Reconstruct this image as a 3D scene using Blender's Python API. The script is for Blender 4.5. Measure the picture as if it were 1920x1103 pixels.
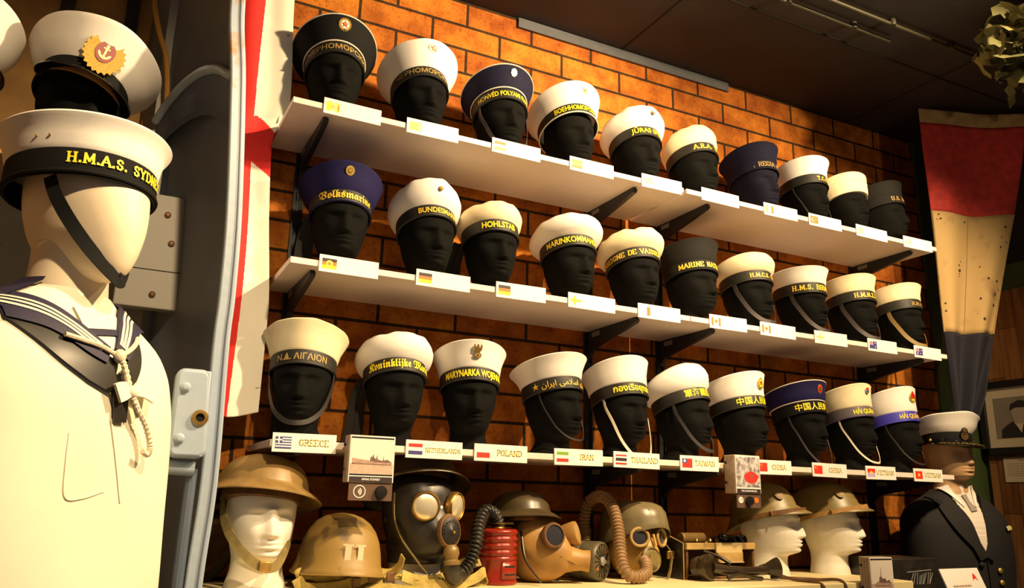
import bpy, math, random
from mathutils import Vector, Matrix, Quaternion
from math import sin, cos, pi, radians as RAD

# ------------------------------------------------------------------ camera, world, light, exposure
S = bpy.context.scene
for o in list(bpy.data.objects): bpy.data.objects.remove(o)
COL = S.collection
S.view_settings.view_transform = 'Standard'
S.view_settings.look = 'None'
S.view_settings.gamma = 1.0
S.view_settings.use_curve_mapping = False
S.view_settings.exposure = 0.0
cd = bpy.data.cameras.new('camera'); cam = bpy.data.objects.new('camera', cd); COL.objects.link(cam)
cd.sensor_fit = 'HORIZONTAL'; cd.sensor_width = 36.0; cd.lens = 1520.1 / 1920 * 36; cd.clip_start = 0.02
R_, U_, F_ = Vector((0.8916, -0.4522, 0.0223)), Vector((-0.1316, -0.2117, 0.9684)), Vector((0.4332, 0.8664, 0.2483))
cam.matrix_world = Matrix(((R_.x, U_.x, -F_.x, -0.3562), (R_.y, U_.y, -F_.y, -2.2198), (R_.z, U_.z, -F_.z, 1.45), (0, 0, 0, 1)))
S.camera = cam
W = bpy.data.worlds.new('world'); S.world = W; W.use_nodes = True
W.node_tree.nodes['Background'].inputs[0].default_value = (0.90, 0.77, 0.70, 1)
W.node_tree.nodes['Background'].inputs[1].default_value = 0.14

def spot(name, loc, target, energy, size=100, color=(1, 0.72, 0.40), radius=0.035, blend=0.6):
    l = bpy.data.lights.new(name, 'SPOT'); l.energy = energy; l.color = color; l.spot_size = RAD(size)
    l.spot_blend = blend; l.shadow_soft_size = radius
    o = bpy.data.objects.new(name, l); COL.objects.link(o); o.location = loc
    o.rotation_euler = (Vector(target) - Vector(loc)).to_track_quat('-Z', 'Y').to_euler()
    return o
spot('gallery_or_added_spot', (1.20, -1.50, 3.0), (0.25, 0, 2.1), 290, 100)
spot('gallery_or_added_spot', (2.05, -1.55, 3.0), (1.35, 0, 1.9), 190, 95)
spot('gallery_or_added_spot', (1.80, -1.60, 2.95), (2.12, 0, 1.95), 95, 62)
spot('gallery_or_added_spot', (0.10, -2.00, 2.9), (-0.45, -0.70, 1.62), 165, 70, blend=0.9)
spot('gallery_or_added_spot', (1.90, -2.30, 2.1), (2.72, -0.30, 2.5), 18, 40)  # added lamp, narrow cone aimed only to brighten the tricolour flag

# ------------------------------------------------------------------ materials
def nodes(name):
    m = bpy.data.materials.new(name); m.use_nodes = True
    nt = m.node_tree; return m, nt, nt.nodes['Principled BSDF']
def mat(name, col, rough=0.6, metal=0.0, var=0.0, scale=30.0, bump=0.0, bscale=200.0, sheen=0.0, coat=0.0, spec=0.5, col2=None, lo=0.35, hi=0.65):
    m, nt, b = nodes(name); N, L = nt.nodes, nt.links
    b.inputs['Base Color'].default_value = (*col, 1); b.inputs['Roughness'].default_value = rough
    b.inputs['Metallic'].default_value = metal; b.inputs['Specular IOR Level'].default_value = spec
    if sheen: b.inputs['Sheen Weight'].default_value = sheen
    if coat: b.inputs['Coat Weight'].default_value = coat
    tc = N.new('ShaderNodeTexCoord')
    if var or col2:
        t = N.new('ShaderNodeTexNoise'); t.inputs['Scale'].default_value = scale; t.inputs['Detail'].default_value = 5
        L.new(tc.outputs['Object'], t.inputs['Vector'])
        r = N.new('ShaderNodeValToRGB'); r.color_ramp.elements[0].position = lo; r.color_ramp.elements[1].position = hi
        a = col2 or tuple(c * (1 - var) for c in col); z = col if col2 else tuple(min(1, c * (1 + var)) for c in col)
        r.color_ramp.elements[0].color = (*a, 1); r.color_ramp.elements[1].color = (*z, 1)
        L.new(t.outputs['Fac'], r.inputs['Fac']); L.new(r.outputs['Color'], b.inputs['Base Color'])
    if bump:
        t2 = N.new('ShaderNodeTexNoise'); t2.inputs['Scale'].default_value = bscale; t2.inputs['Detail'].default_value = 3
        L.new(tc.outputs['Object'], t2.inputs['Vector'])
        bp = N.new('ShaderNodeBump'); bp.inputs['Strength'].default_value = bump; bp.inputs['Distance'].default_value = 0.002
        L.new(t2.outputs['Fac'], bp.inputs['Height']); L.new(bp.outputs['Normal'], b.inputs['Normal'])
    return m
def brick_mat():
    m, nt, b = nodes('orange_brick'); N, L = nt.nodes, nt.links
    tc = N.new('ShaderNodeTexCoord'); sp = N.new('ShaderNodeSeparateXYZ'); cb = N.new('ShaderNodeCombineXYZ')
    L.new(tc.outputs['Object'], sp.inputs[0])
    ax = N.new('ShaderNodeMath'); ax.operation = 'ADD'; ax.inputs[1].default_value = 5 * 0.2425 - 0.4487 + 0.006 + 0.2425 * 2
    az = N.new('ShaderNodeMath'); az.operation = 'ADD'; az.inputs[1].default_value = 36 * 0.0865 - 2.983 + 0.004
    L.new(sp.outputs['X'], ax.inputs[0]); L.new(sp.outputs['Z'], az.inputs[0])
    L.new(ax.outputs[0], cb.inputs['X']); L.new(az.outputs[0], cb.inputs['Y'])
    t = N.new('ShaderNodeTexBrick'); t.offset = 0.5; t.offset_frequency = 2; t.squash = 1
    t.inputs['Scale'].default_value = 1; t.inputs['Mortar Size'].default_value = 0.0048; t.inputs['Mortar Smooth'].default_value = 0.15
    t.inputs['Brick Width'].default_value = 0.2425; t.inputs['Row Height'].default_value = 0.0865; t.inputs['Bias'].default_value = 0
    t.inputs['Color1'].default_value = (0.36, 0.108, 0.014, 1); t.inputs['Color2'].default_value = (0.50, 0.175, 0.020, 1)
    t.inputs['Mortar'].default_value = (0.038, 0.022, 0.010, 1)
    L.new(cb.outputs[0], t.inputs['Vector'])
    n1 = N.new('ShaderNodeTexNoise'); n1.inputs['Scale'].default_value = 14; n1.inputs['Detail'].default_value = 6
    n2 = N.new('ShaderNodeTexNoise'); n2.inputs['Scale'].default_value = 90; n2.inputs['Detail'].default_value = 4
    L.new(tc.outputs['Object'], n1.inputs['Vector']); L.new(tc.outputs['Object'], n2.inputs['Vector'])
    rr = N.new('ShaderNodeValToRGB'); rr.color_ramp.elements[0].position = 0.38; rr.color_ramp.elements[1].position = 0.62
    rr.color_ramp.elements[0].color = (0.62, 0.50, 0.45, 1); rr.color_ramp.elements[1].color = (1.0, 1.0, 0.95, 1)
    L.new(n1.outputs['Fac'], rr.inputs['Fac'])
    r2 = N.new('ShaderNodeValToRGB'); r2.color_ramp.elements[0].position = 0.30; r2.color_ramp.elements[1].position = 0.46
    r2.color_ramp.elements[0].color = (0.55, 0.5, 0.5, 1); r2.color_ramp.elements[1].color = (1, 1, 1, 1)
    L.new(n2.outputs['Fac'], r2.inputs['Fac'])
    mx = N.new('ShaderNodeMixRGB'); mx.blend_type = 'MULTIPLY'; mx.inputs[0].default_value = 1
    L.new(t.outputs['Color'], mx.inputs[1]); L.new(rr.outputs['Color'], mx.inputs[2])
    mx2 = N.new('ShaderNodeMixRGB'); mx2.blend_type = 'MULTIPLY'; mx2.inputs[0].default_value = 1
    L.new(mx.outputs[0], mx2.inputs[1]); L.new(r2.outputs['Color'], mx2.inputs[2])
    L.new(mx2.outputs[0], b.inputs['Base Color']); b.inputs['Roughness'].default_value = 0.8; b.inputs['Specular IOR Level'].default_value = 0.15
    ad = N.new('ShaderNodeMath'); ad.operation = 'MULTIPLY_ADD'; ad.inputs[1].default_value = -1.0
    L.new(t.outputs['Fac'], ad.inputs[0])
    sc = N.new('ShaderNodeMath'); sc.operation = 'MULTIPLY'; sc.inputs[1].default_value = 0.35; L.new(n2.outputs['Fac'], sc.inputs[0])
    L.new(sc.outputs[0], ad.inputs[2])
    bp = N.new('ShaderNodeBump'); bp.inputs['Strength'].default_value = 0.8; bp.inputs['Distance'].default_value = 0.006
    L.new(ad.outputs[0], bp.inputs['Height']); L.new(bp.outputs['Normal'], b.inputs['Normal'])
    return m
def plank_mat(name, c1, c2, axis='Y', width=0.075):
    m, nt, b = nodes(name); N, L = nt.nodes, nt.links
    tc = N.new('ShaderNodeTexCoord'); sp = N.new('ShaderNodeSeparateXYZ'); cb = N.new('ShaderNodeCombineXYZ')
    L.new(tc.outputs['Object'], sp.inputs[0]); L.new(sp.outputs['Z'], cb.inputs['X']); L.new(sp.outputs[axis], cb.inputs['Y'])
    t = N.new('ShaderNodeTexBrick'); t.offset = 0.37; t.inputs['Scale'].default_value = 1; t.inputs['Mortar Size'].default_value = 0.0012
    t.inputs['Brick Width'].default_value = 0.55; t.inputs['Row Height'].default_value = width
    t.inputs['Color1'].default_value = (*c1, 1); t.inputs['Color2'].default_value = (*c2, 1); t.inputs['Mortar'].default_value = (c1[0] * .25, c1[1] * .25, c1[2] * .25, 1)
    L.new(cb.outputs[0], t.inputs['Vector'])
    mp = N.new('ShaderNodeMapping'); mp.inputs['Scale'].default_value = (60, 60, 4); L.new(tc.outputs['Object'], mp.inputs[0])
    n = N.new('ShaderNodeTexNoise'); n.inputs['Scale'].default_value = 1; n.inputs['Detail'].default_value = 6; L.new(mp.outputs[0], n.inputs['Vector'])
    r = N.new('ShaderNodeValToRGB'); r.color_ramp.elements[0].color = (0.5, 0.45, 0.4, 1); r.color_ramp.elements[1].color = (1.1, 1.1, 1.1, 1)
    r.color_ramp.elements[0].position = 0.3; r.color_ramp.elements[1].position = 0.7
    L.new(n.outputs['Fac'], r.inputs['Fac'])
    mx = N.new('ShaderNodeMixRGB'); mx.blend_type = 'MULTIPLY'; mx.inputs[0].default_value = 1
    L.new(t.outputs['Color'], mx.inputs[1]); L.new(r.outputs['Color'], mx.inputs[2]); L.new(mx.outputs[0], b.inputs['Base Color'])
    b.inputs['Roughness'].default_value = 0.5
    return m
M = dict(
    brick=brick_mat(),
    ceiling=mat('dark_ceiling_panel', (0.024, 0.021, 0.023), 0.7, var=0.15, scale=6),
    groove=mat('dark_groove', (0.006, 0.006, 0.006), 0.8),
    metal_trim=mat('grey_metal_trim', (0.055, 0.06, 0.07), 0.5, var=0.1),
    floor=mat('pale_bounce_floor', (0.46, 0.31, 0.18), 0.6, var=0.15, scale=6),  # unseen floor, made pale to bounce light up under the shelves
    green=mat('green_wall_paint', (0.055, 0.085, 0.02), 0.6, var=0.12, scale=12),
    darkwall=mat('dark_upper_wall', (0.012, 0.012, 0.016), 0.7, var=0.2, scale=10),
    planks=plank_mat('brown_wood_planks', (0.20, 0.075, 0.022), (0.34, 0.15, 0.045)),
    tanply=mat('tan_plywood', (0.36, 0.20, 0.055), 0.65, var=0.25, scale=9, bump=0.1),
    melamine=mat('white_melamine', (0.80, 0.69, 0.60), 0.35, var=0.02),
    counter=mat('cream_counter', (0.78, 0.66, 0.36), 0.45, var=0.06, scale=10),
    grey_edge=mat('grey_counter_edge', (0.30, 0.28, 0.26), 0.6),
    blackmetal=mat('black_powder_coat', (0.012, 0.013, 0.016), 0.45, var=0.1),
    steel=mat('bare_steel', (0.5, 0.48, 0.45), 0.35, 1.0),
    foam_black=mat('black_flocked_foam', (0.0045, 0.0046, 0.0042), 0.85, bump=0.25, bscale=700, spec=0.08, var=0.15, scale=60),
    foam_navy=mat('navy_flocked_foam', (0.008, 0.008, 0.020), 0.8, bump=0.25, bscale=700, spec=0.12),
    foam_white=mat('white_polystyrene', (0.80, 0.76, 0.66), 0.55, bump=0.12, bscale=500, var=0.03),
    white_cloth=mat('white_cap_cloth', (0.82, 0.79, 0.74), 0.7, bump=0.12, bscale=900, var=0.03, scale=8),
    cream_cloth=mat('cream_cap_cloth', (0.80, 0.70, 0.46), 0.72, bump=0.15, bscale=800, var=0.08, scale=14),
    navy_cloth=mat('navy_cap_cloth', (0.010, 0.010, 0.030), 0.8, bump=0.2, bscale=900, spec=0.15),
    blue_cloth=mat('blue_cap_cloth', (0.014, 0.012, 0.065), 0.8, bump=0.2, bscale=900, spec=0.15),
    black_cloth=mat('black_cap_cloth', (0.008, 0.008, 0.008), 0.8, bump=0.2, bscale=900, spec=0.15),
    grey_cloth=mat('charcoal_cap_cloth', (0.014, 0.0135, 0.0125), 0.8, bump=0.2, bscale=900, spec=0.15),
    ribbon=mat('black_tally_ribbon', (0.010, 0.009, 0.006), 0.6, bump=0.1, bscale=900),
    royal_ribbon=mat('royal_blue_ribbon', (0.045, 0.04, 0.42), 0.55),
    slate_ribbon=mat('slate_ribbon', (0.10, 0.085, 0.10), 0.6),
    violet=mat('violet_edge', (0.06, 0.035, 0.13), 0.6),
    gold_thread=mat('gold_thread', (0.85, 0.55, 0.05), 0.45, bump=0.2, bscale=1500),
    yellow_thread=mat('yellow_thread', (0.92, 0.72, 0.02), 0.55),
    dull_thread=mat('dull_gold_thread', (0.36, 0.24, 0.07), 0.55),
    deep_gold=mat('deep_gold_embroidery', (0.50, 0.30, 0.025), 0.5, bump=0.4, bscale=900, var=0.2, scale=300),
    gold=mat('gold_metal', (0.90, 0.62, 0.14), 0.32, 0.85),
    brass=mat('aged_brass', (0.45, 0.27, 0.07), 0.38, 0.9, var=0.2, scale=40),
    red=mat('red_enamel', (0.65, 0.02, 0.015), 0.35),
    darkred=mat('dark_red_enamel', (0.22, 0.02, 0.02), 0.45),
    white_enamel=mat('white_enamel', (0.85, 0.85, 0.80), 0.35),
    blue_enamel=mat('blue_enamel', (0.05, 0.08, 0.35), 0.35),
    green_enamel=mat('green_enamel', (0.06, 0.28, 0.04), 0.4),
    orange=mat('orange_print', (0.75, 0.17, 0.01), 0.6),
    redprint=mat('red_print', (0.72, 0.03, 0.015), 0.6),
    yellowprint=mat('yellow_print', (0.88, 0.68, 0.02), 0.6),
    paleyellow=mat('pale_yellow_print', (0.80, 0.76, 0.34), 0.6),
    greenprint=mat('green_print', (0.22, 0.38, 0.03), 0.6),
    lime=mat('lime_print', (0.55, 0.72, 0.12), 0.6),
    blackprint=mat('black_print', (0.03, 0.014, 0.02), 0.6),
    brownprint=mat('brown_print', (0.35, 0.17, 0.02), 0.6),
    navyprint=mat('navy_print', (0.05, 0.04, 0.20), 0.6),
    lilac=mat('lilac_print', (0.52, 0.40, 0.72), 0.6),
    goldprint=mat('pale_gold_print', (0.62, 0.50, 0.14), 0.6),
    card=mat('white_card', (0.84, 0.82, 0.76), 0.5),
    whiteprint=mat('white_print', (0.84, 0.83, 0.80), 0.6),
    greyprint=mat('grey_print', (0.40, 0.40, 0.38), 0.6),
    label_grey=mat('grey_sticker', (0.22, 0.21, 0.20), 0.5),
    white_strap=mat('white_strap', (0.75, 0.68, 0.55), 0.6),
    black_strap=mat('black_strap', (0.025, 0.022, 0.020), 0.5),
    grey_strap=mat('grey_strap', (0.040, 0.032, 0.034), 0.55),
    tan_strap=mat('tan_strap', (0.22, 0.15, 0.05), 0.6),
    patent=mat('black_patent_leather', (0.008, 0.008, 0.009), 0.12, coat=0.5),
    tan_leather=mat('tan_leather', (0.40, 0.22, 0.07), 0.35, var=0.15),
    brown_leather=mat('brown_leather', (0.14, 0.065, 0.022), 0.45, var=0.25, scale=40),
    mannequin=mat('cream_mannequin_shell', (0.80, 0.68, 0.50), 0.5, var=0.03, scale=5),
    flesh=mat('tan_mannequin_paint', (0.50, 0.30, 0.15), 0.45, var=0.05, scale=8),
    cotton=mat('white_cotton_drill', (0.84, 0.79, 0.62), 0.8, bump=0.3, bscale=14, var=0.05, scale=4),
    shirt=mat('white_shirt_cotton', (0.72, 0.64, 0.56), 0.7),
    tie=mat('grey_tie', (0.30, 0.26, 0.24), 0.6),
    suit=mat('black_suit_wool', (0.007, 0.006, 0.0065), 0.85, bump=0.3, bscale=300),
    navy_silk=mat('navy_collar', (0.018, 0.015, 0.045), 0.6, bump=0.1),
    black_silk=mat('black_silk', (0.012, 0.010, 0.007), 0.4),
    rope=mat('white_cord', (0.78, 0.66, 0.48), 0.7, bump=0.5, bscale=400),
    hemp=mat('golden_rope', (0.38, 0.19, 0.03), 0.7, bump=0.5, bscale=300),
    hull=mat('grey_blue_ship_paint', (0.12, 0.15, 0.21), 0.5, var=0.15, scale=6, bump=0.15, bscale=40),
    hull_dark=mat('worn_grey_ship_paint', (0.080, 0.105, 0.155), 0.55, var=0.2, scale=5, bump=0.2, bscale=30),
    flange=mat('pale_blue_paint_with_rust', (0.33, 0.41, 0.52), 0.45, col2=(0.40, 0.20, 0.06), scale=9, lo=0.30, hi=0.36, bump=0.25, bscale=60),
    board=mat('grey_beige_painted_board', (0.34, 0.33, 0.30), 0.6, col2=(0.18, 0.11, 0.05), scale=7, lo=0.27, hi=0.36, bump=0.1, bscale=30),
    paleblue=mat('pale_blue_bulkhead_paint', (0.33, 0.38, 0.38), 0.6, col2=(0.16, 0.12, 0.07), scale=8, lo=0.28, hi=0.40),
    olive=mat('olive_steel', (0.24, 0.15, 0.045), 0.42, var=0.18, scale=22, bump=0.12, bscale=250),
    olive2=mat('olive_drab_steel', (0.29, 0.185, 0.048), 0.5, col2=(0.12, 0.078, 0.025), scale=7, lo=0.40, hi=0.45, bump=0.15, bscale=350),
    brodie_dark=mat('dark_brown_steel', (0.060, 0.042, 0.018), 0.35, var=0.25, scale=18, bump=0.1),
    green_steel=mat('grey_green_steel', (0.155, 0.125, 0.062), 0.33, var=0.15, scale=25, bump=0.08),
    khaki_steel=mat('khaki_steel', (0.20, 0.15, 0.05), 0.4, var=0.15, scale=25, bump=0.08),
    webbing=mat('olive_webbing', (0.21, 0.16, 0.05), 0.75, bump=0.5, bscale=900, var=0.2, scale=50),
    khaki_web=mat('yellow_khaki_webbing', (0.40, 0.30, 0.075), 0.8, bump=0.5, bscale=700, var=0.25, scale=40),
    rubber=mat('black_rubber', (0.020, 0.017, 0.014), 0.38, var=0.3, scale=20),
    tan_rubber=mat('tan_rubber', (0.42, 0.235, 0.062), 0.5, col2=(0.25, 0.13, 0.035), scale=12, lo=0.30, hi=0.60, bump=0.1, bscale=60),
    orange_rubber=mat('ochre_rubber', (0.46, 0.27, 0.055), 0.45, var=0.2, scale=18),
    hose_tan=mat('brown_hose_rubber', (0.27, 0.16, 0.07), 0.55, var=0.15, scale=40),
    canister_red=mat('red_canister_paint', (0.25, 0.016, 0.006), 0.28, var=0.15, scale=20),
    canister_olive=mat('olive_canister_paint', (0.10, 0.085, 0.045), 0.45, var=0.2, scale=25),
    canister_brown=mat('brown_canister_paint', (0.22, 0.14, 0.045), 0.35, var=0.15, scale=25),
    lens=mat('eyepiece_glass', (0.90, 0.82, 0.60), 0.30, 0.6),  # pale gold base puts a bright reflection into the glass colour
    darklens=mat('dark_eyepiece_glass', (0.03, 0.03, 0.035), 0.05, coat=1.0),
    tanlens=mat('tan_fogged_eyepiece', (0.42, 0.27, 0.10), 0.35),
    bakelite=mat('brown_bakelite', (0.030, 0.020, 0.010), 0.22, coat=0.3, var=0.2, scale=30),
    blackgloss=mat('black_gloss', (0.008, 0.008, 0.009), 0.12, coat=0.4),
    wood_light=mat('light_oak_rail', (0.50, 0.33, 0.11), 0.5, var=0.15, scale=25),
    cardboard=mat('cream_label_board', (0.60, 0.46, 0.20), 0.7),
    acrylic=mat('cream_acrylic_box', (0.48, 0.38, 0.28), 0.25, var=0.08, scale=60),
    brownplate=mat('brown_audio_plate', (0.13, 0.075, 0.05), 0.4),
    knob=mat('black_knob', (0.010, 0.009, 0.008), 0.35),
    photo_sky=mat('pale_photo_paper', (0.80, 0.72, 0.62), 0.4),
    photo_sea=mat('pink_grey_photo_sea', (0.55, 0.38, 0.30), 0.5, var=0.12, scale=120),
    photo_ship=mat('brown_grey_photo_ship', (0.18, 0.10, 0.085), 0.5, var=0.3, scale=200),
    photo_mid=mat('warm_grey_photo', (0.40, 0.27, 0.20), 0.5, var=0.2, scale=150),
    photo_wave=mat('silver_grey_photo_waves', (0.62, 0.58, 0.56), 0.5, col2=(0.16, 0.13, 0.15), scale=70, lo=0.38, hi=0.60),
    photo_grey=mat('grey_photo_paper', (0.24, 0.20, 0.155), 0.5, var=0.08, scale=20),
    photo_dark=mat('dark_photo_tone', (0.025, 0.023, 0.024), 0.5),
    photo_skin=mat('photo_skin_tone', (0.36, 0.30, 0.24), 0.5),
    mount=mat('cream_picture_mount', (0.60, 0.50, 0.34), 0.7),
    frame_black=mat('black_frame_wood', (0.010, 0.009, 0.011), 0.4),
    flag_red=mat('faded_red_bunting', (0.40, 0.026, 0.020), 0.8, var=0.2, scale=30, bump=0.3, bscale=500),
    flag_cream=mat('stained_cream_bunting', (0.46, 0.31, 0.125), 0.8, col2=(0.26, 0.15, 0.06), scale=9, lo=0.24, hi=0.42, bump=0.3, bscale=500),
    flag_navy=mat('faded_navy_bunting', (0.006, 0.006, 0.015), 0.85, bump=0.3, bscale=500),
    heading=mat('canvas_heading', (0.34, 0.23, 0.10), 0.85, bump=0.3, bscale=400, var=0.15),
    ensign_white=mat('white_ensign_cloth', (0.84, 0.80, 0.68), 0.8, bump=0.1, bscale=500),
    ensign_red=mat('red_ensign_cloth', (0.72, 0.018, 0.014), 0.8, bump=0.1, bscale=500),
    ensign_blue=mat('blue_ensign_cloth', (0.02, 0.022, 0.10), 0.8),
    net=mat('camouflage_net_cloth', (0.22, 0.21, 0.075), 0.85, col2=(0.085, 0.095, 0.035), scale=5, lo=0.42, hi=0.55),
    conduit=mat('yellow_green_conduit', (0.035, 0.032, 0.012), 0.6),
    speck=mat('dark_stain', (0.03, 0.02, 0.015), 0.8),
    blackbox=mat('black_painted_case', (0.020, 0.017, 0.015), 0.35, var=0.3, scale=30, bump=0.2, bscale=100),
)
# ------------------------------------------------------------------ geometry helpers
class MB:
    """collects shapes, then links them as ONE mesh object"""
    def __init__(s): s.v = []; s.f = []; s.mi = []; s.cur = 0
    def add(s, vs, fs):
        n = len(s.v); s.v += [tuple(v) for v in vs]; s.f += [tuple(i + n for i in f) for f in fs]; s.mi += [s.cur] * len(fs); return s
    def box(s, c, d, rot=None):
        x, y, z = d[0] / 2, d[1] / 2, d[2] / 2
        vs = [Vector(p) for p in ((-x, -y, -z), (x, -y, -z), (x, y, -z), (-x, y, -z), (-x, -y, z), (x, -y, z), (x, y, z), (-x, y, z))]
        if rot: vs = [rot @ v for v in vs]
        return s.add([v + Vector(c) for v in vs], [(0, 3, 2, 1), (4, 5, 6, 7), (0, 1, 5, 4), (1, 2, 6, 5), (2, 3, 7, 6), (3, 0, 4, 7)])
    def prism(s, poly, depth, o=(0, 0, 0), ax=(1, 0, 0), ay=(0, 0, 1)):
        """2D polygon (u,v) in plane ax,ay through o, extruded along ax x ay by depth"""
        o, ax, ay = Vector(o), Vector(ax), Vector(ay); nz = ax.cross(ay).normalized(); n = len(poly)
        if sum(poly[i][0] * poly[(i + 1) % n][1] - poly[(i + 1) % n][0] * poly[i][1] for i in range(n)) < 0: poly = poly[::-1]
        a = [o + ax * p[0] + ay * p[1] for p in poly]; b = [p + nz * depth for p in a]
        return s.add(a + b, [tuple(range(n - 1, -1, -1)), tuple(range(n, 2 * n))] + [(i, (i + 1) % n, n + (i + 1) % n, n + i) for i in range(n)])
    def lathe(s, prof, n=48, ex=1.0, ey=1.0, o=(0, 0, 0), rot=None, fn=None, caps=True):
        vs = []; fs = []; m = len(prof)
        for r, z in prof:
            for k in range(n):
                a = 2 * pi * k / n; p = Vector((r * ex * sin(a), -r * ey * cos(a), z))
                if fn: p = fn(p, a, r, z)
                if rot: p = rot @ p
                vs.append(p + Vector(o))
        for j in range(m - 1):
            for k in range(n):
                k2 = (k + 1) % n; fs.append((j * n + k, j * n + k2, (j + 1) * n + k2, (j + 1) * n + k))
        if caps:
            fs.append(tuple(range(n - 1, -1, -1))); fs.append(tuple((m - 1) * n + k for k in range(n)))
        return s.add(vs, fs)
    def tube(s, path, r, n=10, closed=False, caps=True):
        P = [Vector(p) for p in path]; m = len(P); rr = r if isinstance(r, (list, tuple)) else [r] * m
        T = []
        for i in range(m):
            a = P[(i - 1) % m] if (closed or i) else P[i]; b = P[(i + 1) % m] if (closed or i < m - 1) else P[i]
            T.append((b - a).normalized())
        up = Vector((0, 0, 1)) if abs(T[0].z) < 0.9 else Vector((1, 0, 0))
        N = (up - T[0] * up.dot(T[0])).normalized(); vs = []
        for i in range(m):
            N = (N - T[i] * N.dot(T[i])); N = N.normalized() if N.length > 1e-6 else T[i].orthogonal().normalized()
            B = T[i].cross(N)
            for k in range(n):
                a = 2 * pi * k / n; vs.append(P[i] + (N * cos(a) + B * sin(a)) * rr[i])
        fs = [(i * n + k, i * n + (k + 1) % n, ((i + 1) % m) * n + (k + 1) % n, ((i + 1) % m) * n + k) for i in range(m if closed else m - 1) for k in range(n)]
        if caps and not closed: fs += [tuple(range(n - 1, -1, -1)), tuple((m - 1) * n + k for k in range(n))]
        return s.add(vs, fs)
    def ribbon(s, path, wdir, width, thick=0.0015):
        """flat strap along path; wdir = width direction (vector or list), width may be a list"""
        P = [Vector(p) for p in path]; m = len(P); vs = []
        for i in range(m):
            t = (P[min(i + 1, m - 1)] - P[max(i - 1, 0)]).normalized()
            w = Vector(wdir[i] if isinstance(wdir, list) else wdir); w = (w - t * w.dot(t)).normalized()
            nn = t.cross(w); wd = (width[i] if isinstance(width, list) else width) / 2
            vs += [P[i] + w * wd + nn * thick / 2, P[i] - w * wd + nn * thick / 2, P[i] - w * wd - nn * thick / 2, P[i] + w * wd - nn * thick / 2]
        fs = [(i * 4 + k, i * 4 + (k + 1) % 4, i * 4 + 4 + (k + 1) % 4, i * 4 + 4 + k) for i in range(m - 1) for k in range(4)]
        fs += [(3, 2, 1, 0), tuple((m - 1) * 4 + k for k in range(4))]
        return s.add(vs, fs)
    def grid(s, fn, nu, nv, wrap=False):
        vs = [fn(u / nu, v / nv) for v in range(nv + 1) for u in range(nu + (0 if wrap else 1))]; k = nu + (0 if wrap else 1)
        fs = [(v * k + u, v * k + (u + 1) % k, (v + 1) * k + (u + 1) % k, (v + 1) * k + u) for v in range(nv) for u in range(nu)]
        return s.add(vs, fs)
    def sphere(s, c, r, n=16, m=10, rot=None):
        rx, ry, rz = r if isinstance(r, (list, tuple)) else (r, r, r); pr = []
        for j in range(1, m):
            a = pi * j / m; pr.append((sin(a), -cos(a)))
        def f(p, a, q, z): return Vector((p.x * rx, p.y * ry, z * rz))
        return s.lathe(pr, n, o=c, fn=f, rot=rot)
    def build(s, name, m, parent=None, smooth=True, sharp=35, loc=None, rot=None, bevel=0):
        me = bpy.data.meshes.new(name); me.from_pydata(s.v, [], s.f)
        ms = m if isinstance(m, (list, tuple)) else [m]
        for x in ms: me.materials.append(M[x] if isinstance(x, str) else x)
        if len(ms) > 1:
            for p, i in zip(me.polygons, s.mi): p.material_index = i
        me.update()
        if smooth:
            me.shade_smooth(); me.set_sharp_from_angle(angle=RAD(sharp))
        o = bpy.data.objects.new(name, me); COL.objects.link(o)
        if loc is not None: o.location = loc
        if rot is not None: o.rotation_euler = rot
        if parent: o.parent = parent
        if bevel:
            b = o.modifiers.new('bevel', 'BEVEL'); b.width = bevel; b.segments = 2; b.limit_method = 'ANGLE'
        return o
def lab(o, label, cat, group=None, kind=None):
    if label: o['label'] = label
    if cat: o['category'] = cat
    if group: o['group'] = group
    if kind: o['kind'] = kind
    return o
def thing(name, label, cat, loc=(0, 0, 0), rot=(0, 0, 0), group=None):
    o = bpy.data.objects.new(name, None); COL.objects.link(o); o.empty_display_size = 0.05
    o.location = loc; o.rotation_euler = rot
    return lab(o, label, cat, group)
def struct(o): o['kind'] = 'structure'; return o
def copy_tree(o, parent=None):
    c = o.copy(); COL.objects.link(c)
    if parent: c.parent = parent
    for ch in list(o.children): copy_tree(ch, c)
    return c
def smoothpath(pts, n=8):
    """Catmull-Rom through points"""
    P = [Vector(p) for p in pts]; P = [P[0] * 2 - P[1]] + P + [P[-1] * 2 - P[-2]]; out = []
    for i in range(1, len(P) - 2):
        a, b, c, d = P[i - 1:i + 3]
        for k in range(n):
            t = k / n; out.append(0.5 * ((2 * b) + (c - a) * t + (2 * a - 5 * b + 4 * c - d) * t * t + (3 * b - a - 3 * c + d) * t ** 3))
    return out + [P[-2]]
def circ(r, n=24, c=(0, 0), a0=0, ry=None): return [(c[0] + r * cos(a0 + 2 * pi * k / n), c[1] + (ry or r) * sin(a0 + 2 * pi * k / n)) for k in range(n)]
def star(r, r2=None, n=5, c=(0, 0)):
    r2 = r2 or r * 0.4
    return [(c[0] + (r if k % 2 == 0 else r2) * sin(pi * k / n), c[1] + (r if k % 2 == 0 else r2) * cos(pi * k / n)) for k in range(2 * n)]
_sl = {}
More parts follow.
